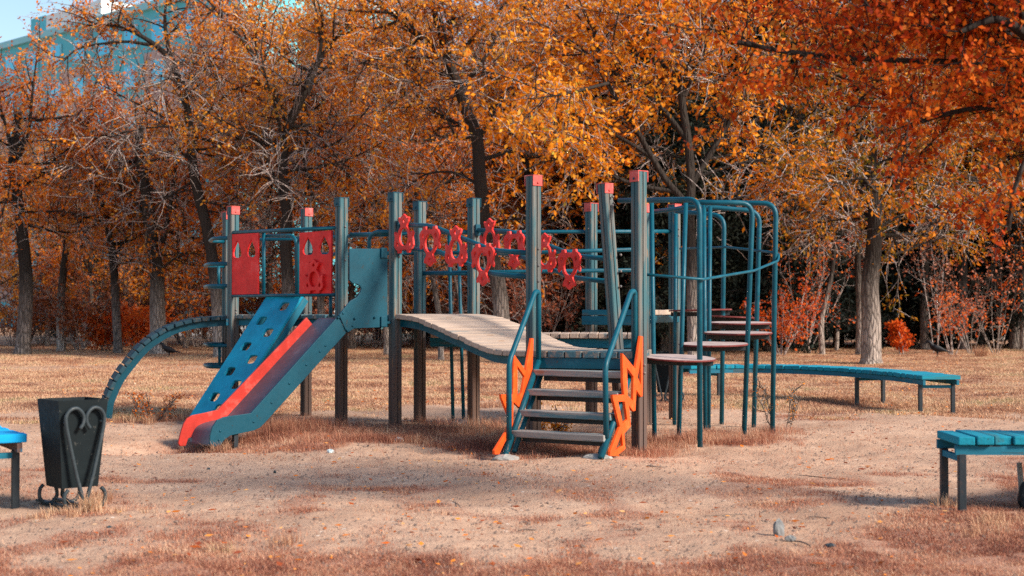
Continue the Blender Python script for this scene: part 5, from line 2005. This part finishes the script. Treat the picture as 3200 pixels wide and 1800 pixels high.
proto = []
for i, (seed, h, r0, leaf, bark) in enumerate(((201, 11.5, 0.13, 'leaf_orange', 'bark_dark'), (202, 12.5, 0.14, 'leaf_rust', 'bark'), (203, 11.0, 0.12, 'leaf_orange', 'bark'), (204, 12.0, 0.13, 'leaf_gold', 'bark_dark'), (205, 9.5, 0.15, 'leaf_olive', 'bark_dark'))):
    T, leaf, bark = pattern(seed, h, r0, leaf, bark, 0.8 if seed == 205 else 1.0, 0.5 if seed == 205 else 0.2)
    proto.append((T, leaf, bark))
spots = [(-40, 47, 0, .66), (150, 50, 2, .68), (290, 46, 1, .62), (430, 54, 0, .70), (580, 47, 2, .75), (740, 49, 3, .98), (850, 45, 1, .95), (1010, 50, 0, 1.0), (1100, 46, 3, .95), (1250, 48, 2, .95), (1390, 46, 0, 1.0),
         (1500, 50, 3, 1.05), (1640, 44, 0, 1.1), (1780, 47, 3, 1.05), (1920, 44, 0, 1.1), (2060, 52, 1, 1.1), (3010, 44.5, 4, 1.1), (3170, 45, 4, 1.15), (3290, 43, 4, 1.2), (2890, 45, 4, 1.1),
         (60, 60, 2, .68), (260, 62, 3, .66), (640, 62, 0, .85), (900, 60, 2, 1.1), (1180, 60, 1, 1.1), (1420, 62, 3, 1.15), (1700, 58, 2, 1.2), (1990, 60, 0, 1.2), (2250, 60, 1, 1.2), (2520, 60, 3, 1.2), (2780, 58, 0, 1.2), (3060, 56, 1, 1.2)]
done = {}
GW = 'trees massed in the wood behind'
for i, (px, D, k, sc_) in enumerate(spots):
    T, leaf, bark = proto[k]
    p = PL(px, D)
    if k not in done:
        e = T.build(V(0, 0, 0), 'woodland_tree', 'autumn tree massed in the wood behind the nearer trunks', 'tree', GW, bark, leaf, 0.14, jitter=0.08)
        done[k] = e
    else:
        e0 = done[k]
        e = e0.copy()
        COL.objects.link(e)
        WL[e.name] = WL[e0.name]
        for c_ in e0.children:
            q = c_.copy()
            COL.objects.link(q)
            q.parent = e
    e.location = (p.x, p.y, 0)
    e.rotation_euler = (0, 0, random.uniform(0, 6.28))
    e.scale = (sc_, sc_, sc_)

# ---- near-black evergreens added to stand in for shade inside the wood
T = Tree(301)
h = 11.0
T.chain([V(0, 0, -0.1), V(0.05, 0, 3), V(0, 0.05, 7), V(0, 0, h)], 0.2, 0.03, 8)
for k in range(150):
    z = 0.5 + (h - 0.7) * (k / 150.0)
    rad = 2.6 * (1 - z / h) ** 0.7 + 0.3
    a = k * 2.4
    bp_ = T.wander(V(0, 0, z), V(math.cos(a), math.sin(a), 0.05), rad, 5, 0.08, -0.03)
    T.chain(bp_, 0.03, 0.008, 4)
    for j in range(1, 6):
        for w in range(4):
            T.twig(bp_[j], T.rv() + V(math.cos(a), math.sin(a), -0.2), 0.5, 9, 0.1, bare=0.0, r0=0.006)
ever0 = None
GE = 'dark evergreens added for shade behind the leafless shrubs'
for i, (px, D, sc_) in enumerate(((1760, 54, 1.0), (1990, 50, 1.05), (2080, 42, 0.9), (2240, 44, 1.0), (2400, 43, 1.0), (1900, 44, 0.85), (2510, 47, 1.0), (2620, 49, 1.05), (2740, 47, 1.05), (2850, 51, 1.1), (2960, 51.5, 1.1), (3070, 47, 1.05), (3170, 50, 1.1), (3270, 46, 1.1), (3380, 48, 1.1), (1560, 57, 1.0), (1330, 58, 0.9), (440, 60, 0.62), (230, 58, 0.55))):
    p = PL(px, D)
    if ever0 is None:
        e = ever0 = T.build(V(0, 0, 0), 'shade_evergreen', 'dark evergreen tree added for the shade inside the wood behind the autumn trees', 'tree', GE, 'bark_dark', 'needle', 0.16, jitter=0.1, aspect=0.35, twigm='bark_dark', nleaf=2)
    else:
        e = ever0.copy()
        COL.objects.link(e)
        for c_ in ever0.children:
            q = c_.copy()
            COL.objects.link(q)
            q.parent = e
    e.location = (p.x, p.y, 0)
    e.rotation_euler = (0, 0, random.uniform(0, 6.28))
    e.scale = (sc_, sc_, sc_)


# ---- saplings and shrubs
def shrub(seed, nst, h, spread, leaf, lsize, leaves, bark='bark_pale', bare=0.2, tw=7, r0=0.018):
    T = Tree(seed)
    for s in range(nst):
        a = T.r.uniform(0, 6.28)
        d = V(math.cos(a) * spread, math.sin(a) * spread, 1.0)
        pts = T.wander(V(math.cos(a) * 0.08, math.sin(a) * 0.08, -0.03), d, h * T.r.uniform(0.65, 1.05), 7, 0.09, 0.02)
        T.chain(pts, r0, 0.005, 5)
        for k in range(tw):
            t = (0.25 + 0.75 * (k + T.r.random()) / tw) * 7
            i = min(int(t), 6)
            q = pts[i].lerp(pts[i + 1], t - i)
            bpt = T.wander(q, (pts[i + 1] - pts[i]).normalized() * 0.7 + T.rv() * 0.8, h * T.r.uniform(0.14, 0.34), 5, 0.15, 0.03)
            T.chain(bpt, 0.008, 0.004, 3)
            for w in range(4):
                T.twig(bpt[T.r.randint(1, 5)], T.rv() + V(0, 0, 0.4), h * 0.09, leaves, 0.1, bare, r0=0.005)
    return T, leaf, lsize, bark


def put_shrub(T4, px, D, label, group=None, scale=1.0, name='shrub', cat='shrub', jitter=0.05, twigm='bark_pale'):
    T, leaf, lsize, bark = T4
    e = T.build(V(0, 0, 0), name, label, cat, group, bark, leaf, lsize, jitter=jitter, aspect=0.6, trunk_name='stems', crown_name='leaves', twigm=twigm)
    p = PL(px, D)
    e.location = (p.x, p.y, 0)
    e.scale = (scale,) * 3
    e.rotation_euler = (0, 0, random.uniform(0, 6.28))
    return e


def copy_shrub(e0, px, D, scale):
    e = e0.copy()
    COL.objects.link(e)
    for c_ in e0.children:
        q = c_.copy()
        COL.objects.link(q)
        q.parent = e
    p = PL(px, D)
    e.location = (p.x, p.y, 0)
    e.scale = (scale,) * 3
    e.rotation_euler = (0, 0, random.uniform(0, 6.28))
    return e


GS = 'low orange undergrowth at the foot of the wood'
s_a = put_shrub(shrub(401, 11, 2.2, 0.55, 'leaf_under', 0.10, 8, bare=0.2), 250, 43, 'knee to head high rusty undergrowth bush at the foot of the wood', GS)
s_b = put_shrub(shrub(402, 9, 2.6, 0.45, 'leaf_pink', 0.09, 7, bare=0.3), 1700, 42, 'thin pinkish undergrowth bush at the foot of the wood', GS)
for (px, D, sc_) in ((40, 44, .8), (130, 46, 1.0), (300, 48, 1.1), (400, 45, .8), (570, 47, .9), (660, 44, .8), (780, 46, 1.1), (850, 44, .9), (1050, 45, 1.0), (1120, 43, .9), (1290, 45, 1.1), (1440, 43, .8), (1330, 47, 1.2), (1480, 48, 1.2), (1000, 49, 1.2), (190, 52, 1.2), (480, 51, 1.2), (700, 52, 1.3), (900, 51, 1.2)):
    copy_shrub(s_a, px, D + 5, sc_ * 1.12)
for (px, D, sc_) in ((1640, 40, 1.1), (1760, 40, 1.2), (1880, 42, 1.3), (1820, 45, 1.5), (1960, 40, 1.2), (2070, 42, 1.3), (2250, 41, 1.3), (2330, 43, 1.4), (1570, 44, 1.2), (960, 42, 1.0), (620, 45, 1.2), (1180, 44, 1.2), (80, 48, 1.3), (340, 44, 1.0), (1700, 47, 1.6), (1500, 42, 1.2)):
    copy_shrub(s_b, px, D + 3, sc_ * 1.08)
put_shrub(shrub(411, 12, 1.5, 0.7, 'leaf_red', 0.12, 12, bare=0.0), 420, 43, 'vivid orange bush between the leaning tree and the stout knot hole tree', None, 1.0)
put_shrub(shrub(412, 9, 1.35, 0.6, 'leaf_red', 0.12, 12, bare=0.0), 330, 43.5, 'vivid orange bush just left of the leaning tree foot', None, 1.0)
put_shrub(shrub(413, 10, 1.9, 0.6, 'leaf_red', 0.085, 7, bare=0.15), 2440, 39, 'bright orange bush right of the outer pipe hoop', None, 1.0)
put_shrub(shrub(414, 7, 3.6, 0.38, 'leaf_red', 0.08, 5, bare=0.35), 2520, 40.5, 'tall red leaved sapling clump left of the furrowed trunk', None, 1.0)
put_shrub(shrub(415, 4, 0.95, 0.22, 'leaf_red', 0.10, 12, bare=0.0), 2822, 39, 'small glowing orange sapling right of the furrowed trunk', None, 1.0)
put_shrub(shrub(416, 8, 3.9, 0.42, 'leaf_pink', 0.085, 5, bare=0.4, bark='bark', r0=0.013), 3035, 40.5, 'nearly leafless tall shrub with pink seed heads behind the larger crow', None, 1.0, twigm='bark')
put_shrub(shrub(417, 7, 3.4, 0.40, 'leaf_red', 0.08, 5, bare=0.5, bark='bark', r0=0.013), 3110, 41, 'leafless shrub with scattered red leaves at the right edge', None, 1.0, twigm='bark')
put_shrub(shrub(418, 5, 2.0, 0.35, 'leaf_red', 0.08, 6, bare=0.2), 2975, 39.5, 'orange leaved low shrub left of the pink seed head shrub', None, 1.0)
put_shrub(shrub(419, 3, 4.4, 0.14, 'leaf_pink', 0.085, 4, bare=0.4), 2920, 42, 'single thin sapling with forked bare stems above the larger crow', None, 1.0)
put_shrub(shrub(420, 8, 0.5, 0.9, 'leaf_rust', 0.035, 5, bare=0.5, bark='bark_dark', r0=0.006), 480, 15.5, 'low scrubby weed under the arched plank climber', None, 0.7, jitter=0.02, twigm='bark_dark')
put_shrub(shrub(421, 4, 0.75, 0.4, 'leaf_olive', 0.03, 2, bare=0.5, bark='bark_dark', r0=0.004), 2440, 13.6, 'thin weed stalk leaning beside the outer pipe hoop', None, 0.75, jitter=0.02, twigm='bark_dark')
put_shrub(shrub(422, 5, 0.4, 0.5, 'leaf_gold', 0.03, 5, bare=0.1, bark='bark_dark', r0=0.004), 1720, 13.0, 'small weed with yellow leaves under the stairs', None, 1.0, jitter=0.02)

# slim bare stemmed trees on the right


def slim(seed, label, pts_px, D, r0, leaf='leaf_pink', nl=7, bark='bark', leaves=4):
    T = Tree(seed)
    pts = trunk_from(pts_px, D, None)
    b0 = pts[0].copy()
    sp = add_trunk(T, pts, r0, r0 * 0.45, 0.2)
    crown_on(T, sp, r0 * 0.5, nl, 1.6, 6, 1.0, 6, 0.55, leaves, t0=0.5, bare=0.4)
    return T.build(b0, 'sapling', label, 'sapling', 'slim saplings on the right', bark, leaf, 0.10)


slim(501, 'pale crooked sapling left of the furrowed trunk', [(2570, 1108), (2566, 1010), (2580, 940), (2600, 850), (2606, 760), (2595, 690), (2560, 620)], 39.5, 0.085, 'leaf_red', 8)
slim(502, 'second thinner sapling between the crooked one and the furrowed trunk', [(2613, 1072), (2618, 980), (2610, 900), (2615, 780), (2600, 640)], 43, 0.07, 'leaf_red', 8)
slim(503, 'dark slim trunk touching the left side of the furrowed trunk', [(2686, 1100), (2688, 960), (2680, 820), (2690, 700), (2670, 560)], 40, 0.12, 'leaf_olive', 8)
slim(504, 'bluish grey straight trunk right of the glowing orange sapling', [(2856, 1050), (2853, 940), (2856, 840), (2850, 700), (2840, 540)], 47, 0.13, 'leaf_rust', 6, leaves=6)
slim(505, 'shaded straight trunk behind the thin forked sapling', [(2928, 1044), (2925, 960), (2930, 820), (2925, 640)], 50, 0.13, 'leaf_rust', 6, leaves=6)
slim(506, 'thin bare trunk behind the bridge rail, left of the massive tree', [(1468, 1100), (1440, 960), (1405, 800), (1380, 690), (1350, 560)], 38, 0.06, 'leaf_rust', 7)
slim(507, 'thin grey trunk between the broken trunk and the leaning tree', [(262, 1050), (262, 930), (258, 800), (250, 650)], 48, 0.08, 'leaf_rust', 6, leaves=7)
slim(508, 'slim trunk at the right border of the photo', [(3198, 1078), (3196, 960), (3190, 800), (3180, 640)], 44, 0.11, 'leaf_rust', 7, leaves=7)


# ------------------------------------------------------------------ buildings and wall behind
def flat_mat(name, col, rough=0.8):
    return paint_mat(name, col, worn=tuple(0.8 * c for c in col), amt=0.3, rough=rough, scale=0.6, var=0.08)


M['bpanel'] = flat_mat('blue_facade_panel', (0.12, 0.52, 0.62))
M['bpink'] = flat_mat('pinkish_facade_panel', (0.50, 0.36, 0.33))
M['bwhite'] = flat_mat('white_facade', (0.80, 0.82, 0.82))
M['bframe'] = flat_mat('pale_blue_frame', (0.30, 0.66, 0.74))
m, nt, b = new_mat('window_glass')
b.inputs['Base Color'].default_value = (0.05, 0.46, 0.66, 1)
b.inputs['Roughness'].default_value = 0.12
b.inputs['Metallic'].default_value = 0.3
M['glass'] = m
c0 = V(-17.6, 92.0, 0)
dF = V(-0.72, 0.694, 0).normalized()
nF = V(-dF.y, dF.x, 0)
if nF.y > 0:
    nF = -nF
dR = -nF
HB = 22.4
ab = empty('apartment_building', c0, 'blue panelled apartment block with white rooftop box rising behind the trees, upper left', 'building')
mb = MB()
L_, DP = 42.0, 14.0
mb.prism([c0, c0 + dF * L_, c0 + dF * L_ + dR * DP, c0 + dR * DP], -0.2, HB)
mb.build('wall', M['bpanel'], ab)
for i in range(3):
    mb = MB()
    for s0 in (7 + i * 12.0,):
        a = c0 + dF * s0 + nF * 0.05
        mb.prism([a, a + dF * 4.5, a + dF * 4.5 - nF * 0.04, a - nF * 0.04], 2.0, HB - 3.0)
    mb.build('pink_panel', M['bpink'], ab)
for fl_ in range(3, 8):
    for i in range(11):
        a = c0 + dF * (1.6 + i * 3.6)
        z = fl_ * 2.85
        mb = MB()
        mb.box(a + dF * 0.8 + nF * 0.09 + UP * (z + 0.8), dF * 0.85, nF * 0.05, UP * 0.85)
        w_ = mb.build('window', M['bframe'], ab)
        mb = MB()
        mb.box(a + dF * 0.8 + nF * 0.15 + UP * (z + 0.8), dF * 0.76, nF * 0.015, UP * 0.76)
        mb.build('pane', M['glass'], w_)
mb = MB()
a = c0 + dF * -0.3 - nF * 0.3 + nF * 0.6
mb.prism([a, a + dF * (L_ + 0.6), a + dF * (L_ + .6) + dR * (DP + .6), a + dR * (DP + .6)], HB + 0.002, HB + 0.5)
mb.build('roof_edge', M['bframe'], ab)
mb = MB()
a = c0 + dF * 18.5 + dR * 0.6
mb.prism([a, a + dF * 8.3, a + dF * 8.3 + dR * 5, a + dR * 5], HB + 0.5, HB + 2.0)
mb.build('rooftop_box', M['bwhite'], ab)  # lit face of the box, its light put in as white
mb = MB()
a = a + dF * 8.302
mb.prism([a, a + dF * 2.5, a + dF * 2.5 + dR * 5, a + dR * 5], HB + 0.5, HB + 2.05)
mb.build('rooftop_box', M['bpanel'], ab)['label'] = 'shaded end of the rooftop box, its shade coloured blue'  # shaded face of the box, its shade put in as blue


def low_house(label, px0, px1, D, h, mat, wins):
    a, b_ = PL(px0, D), PL(px1, D)
    e = empty('low_building', (a + b_) / 2, label, 'building')
    mb = MB()
    mb.prism([a, b_, b_ + V(0, 5, 0), a + V(0, 5, 0)], -0.1, h)
    mb.build('wall', mat, e)
    mb = MB()
    mb.prism([a + V(-.3, -.4, 0), b_ + V(.3, -.4, 0), b_ + V(.3, 5.3, 0), a + V(-.3, 5.3, 0)], h + 0.002, h + 0.22)
    mb.build('roof', M['bpanel'], e)
    for t in wins:
        c = a.lerp(b_, t)
        mb = MB()
        mb.box(c + V(0, -0.03, h * 0.52), V(0.55, 0, 0), V(0, 0.04, 0), V(0, 0, 0.6))
        w_ = mb.build('window', M['bwhite'], e)
        mb = MB()
        mb.box(c + V(0, -0.085, h * 0.52), V(0.47, 0, 0), V(0, 0.012, 0), V(0, 0, 0.52))
        mb.build('pane', M['glass'], w_)
    return e


low_house('low white building glimpsed between trunks left of the climbing ramp', 560, 1010, 72, 2.6, M['bwhite'], (0.08, 0.22, 0.36, 0.5, 0.64, 0.78, 0.92))
low_house('pale blue kiosk glimpsed behind the sliding poles', 1370, 1560, 70, 2.9, flat_mat('kiosk_blue', (0.25, 0.6, 0.72)), (0.25, 0.7))
low_house('pale blue kiosk glimpsed behind the bright orange bush', 2380, 2545, 48.5, 1.75, flat_mat('kiosk_cyan', (0.20, 0.55, 0.68)), (0.3, 0.7))
mb = MB()
mb.beam(PL(2480, 60) + V(0, 0, 0.12), PL(3500, 60) + V(0, 0, 0.12), 0.25, 0.40)
tag(mb.build('low_kerb_wall', M['concrete'], None, bevel=0.02), 'low pale kerb wall running behind the trees at the right', 'wall')

# ------------------------------------------------------------------ light, sky, camera
EL, AZ = 32.0, math.atan2(0.85, -0.53)
sd_ = bpy.data.lights.new('sun', 'SUN')
sd_.energy = 4.1
sd_.angle = math.radians(13)
sd_.color = (1.0, 0.89, 0.75)
so = bpy.data.objects.new('sun', sd_)
COL.objects.link(so)
to_sun = Vector((math.sin(AZ) * math.cos(math.radians(EL)), math.cos(AZ) * math.cos(math.radians(EL)), math.sin(math.radians(EL))))
so.rotation_euler = to_sun.to_track_quat('Z', 'Y').to_euler()
so.location = (10, -5, 20)
w = bpy.data.worlds.new('World')
SC.world = w
w.use_nodes = True
nt = w.node_tree
bgn = nt.nodes['Background']
sky = nt.nodes.new('ShaderNodeTexSky')
sky.sky_type = 'NISHITA'
sky.sun_disc = False
sky.sun_elevation = math.radians(EL)
sky.sun_rotation = AZ
sky.air_density = 1.2
sky.dust_density = 0.6
sky.ozone_density = 2.0
nt.links.new(sky.outputs['Color'], bgn.inputs['Color'])
bgn.inputs['Strength'].default_value = 0.11

cd = bpy.data.cameras.new('camera')
cd.sensor_width = 36.0
cd.lens = 36.0 * F / 3200
cd.clip_end = 1500
cd.clip_start = 0.1
cd.dof.use_dof = True
cd.dof.focus_distance = 13.2
cd.dof.aperture_fstop = 3.0
co = bpy.data.objects.new('camera', cd)
COL.objects.link(co)
co.location = (0, 0, CAMH)
co.rotation_euler = (math.pi / 2 + PITCH, 0, 0)
SC.camera = co
SC.render.resolution_x, SC.render.resolution_y = 1024, 576
vs_ = SC.view_settings
vs_.view_transform = 'Standard'
vs_.look = 'None'
vs_.exposure = 0.74
vs_.gamma = 1.0
SC.cycles.max_bounces = 5
SC.cycles.diffuse_bounces = 3
SC.cycles.transmission_bounces = 3
SC.cycles.use_denoising = False
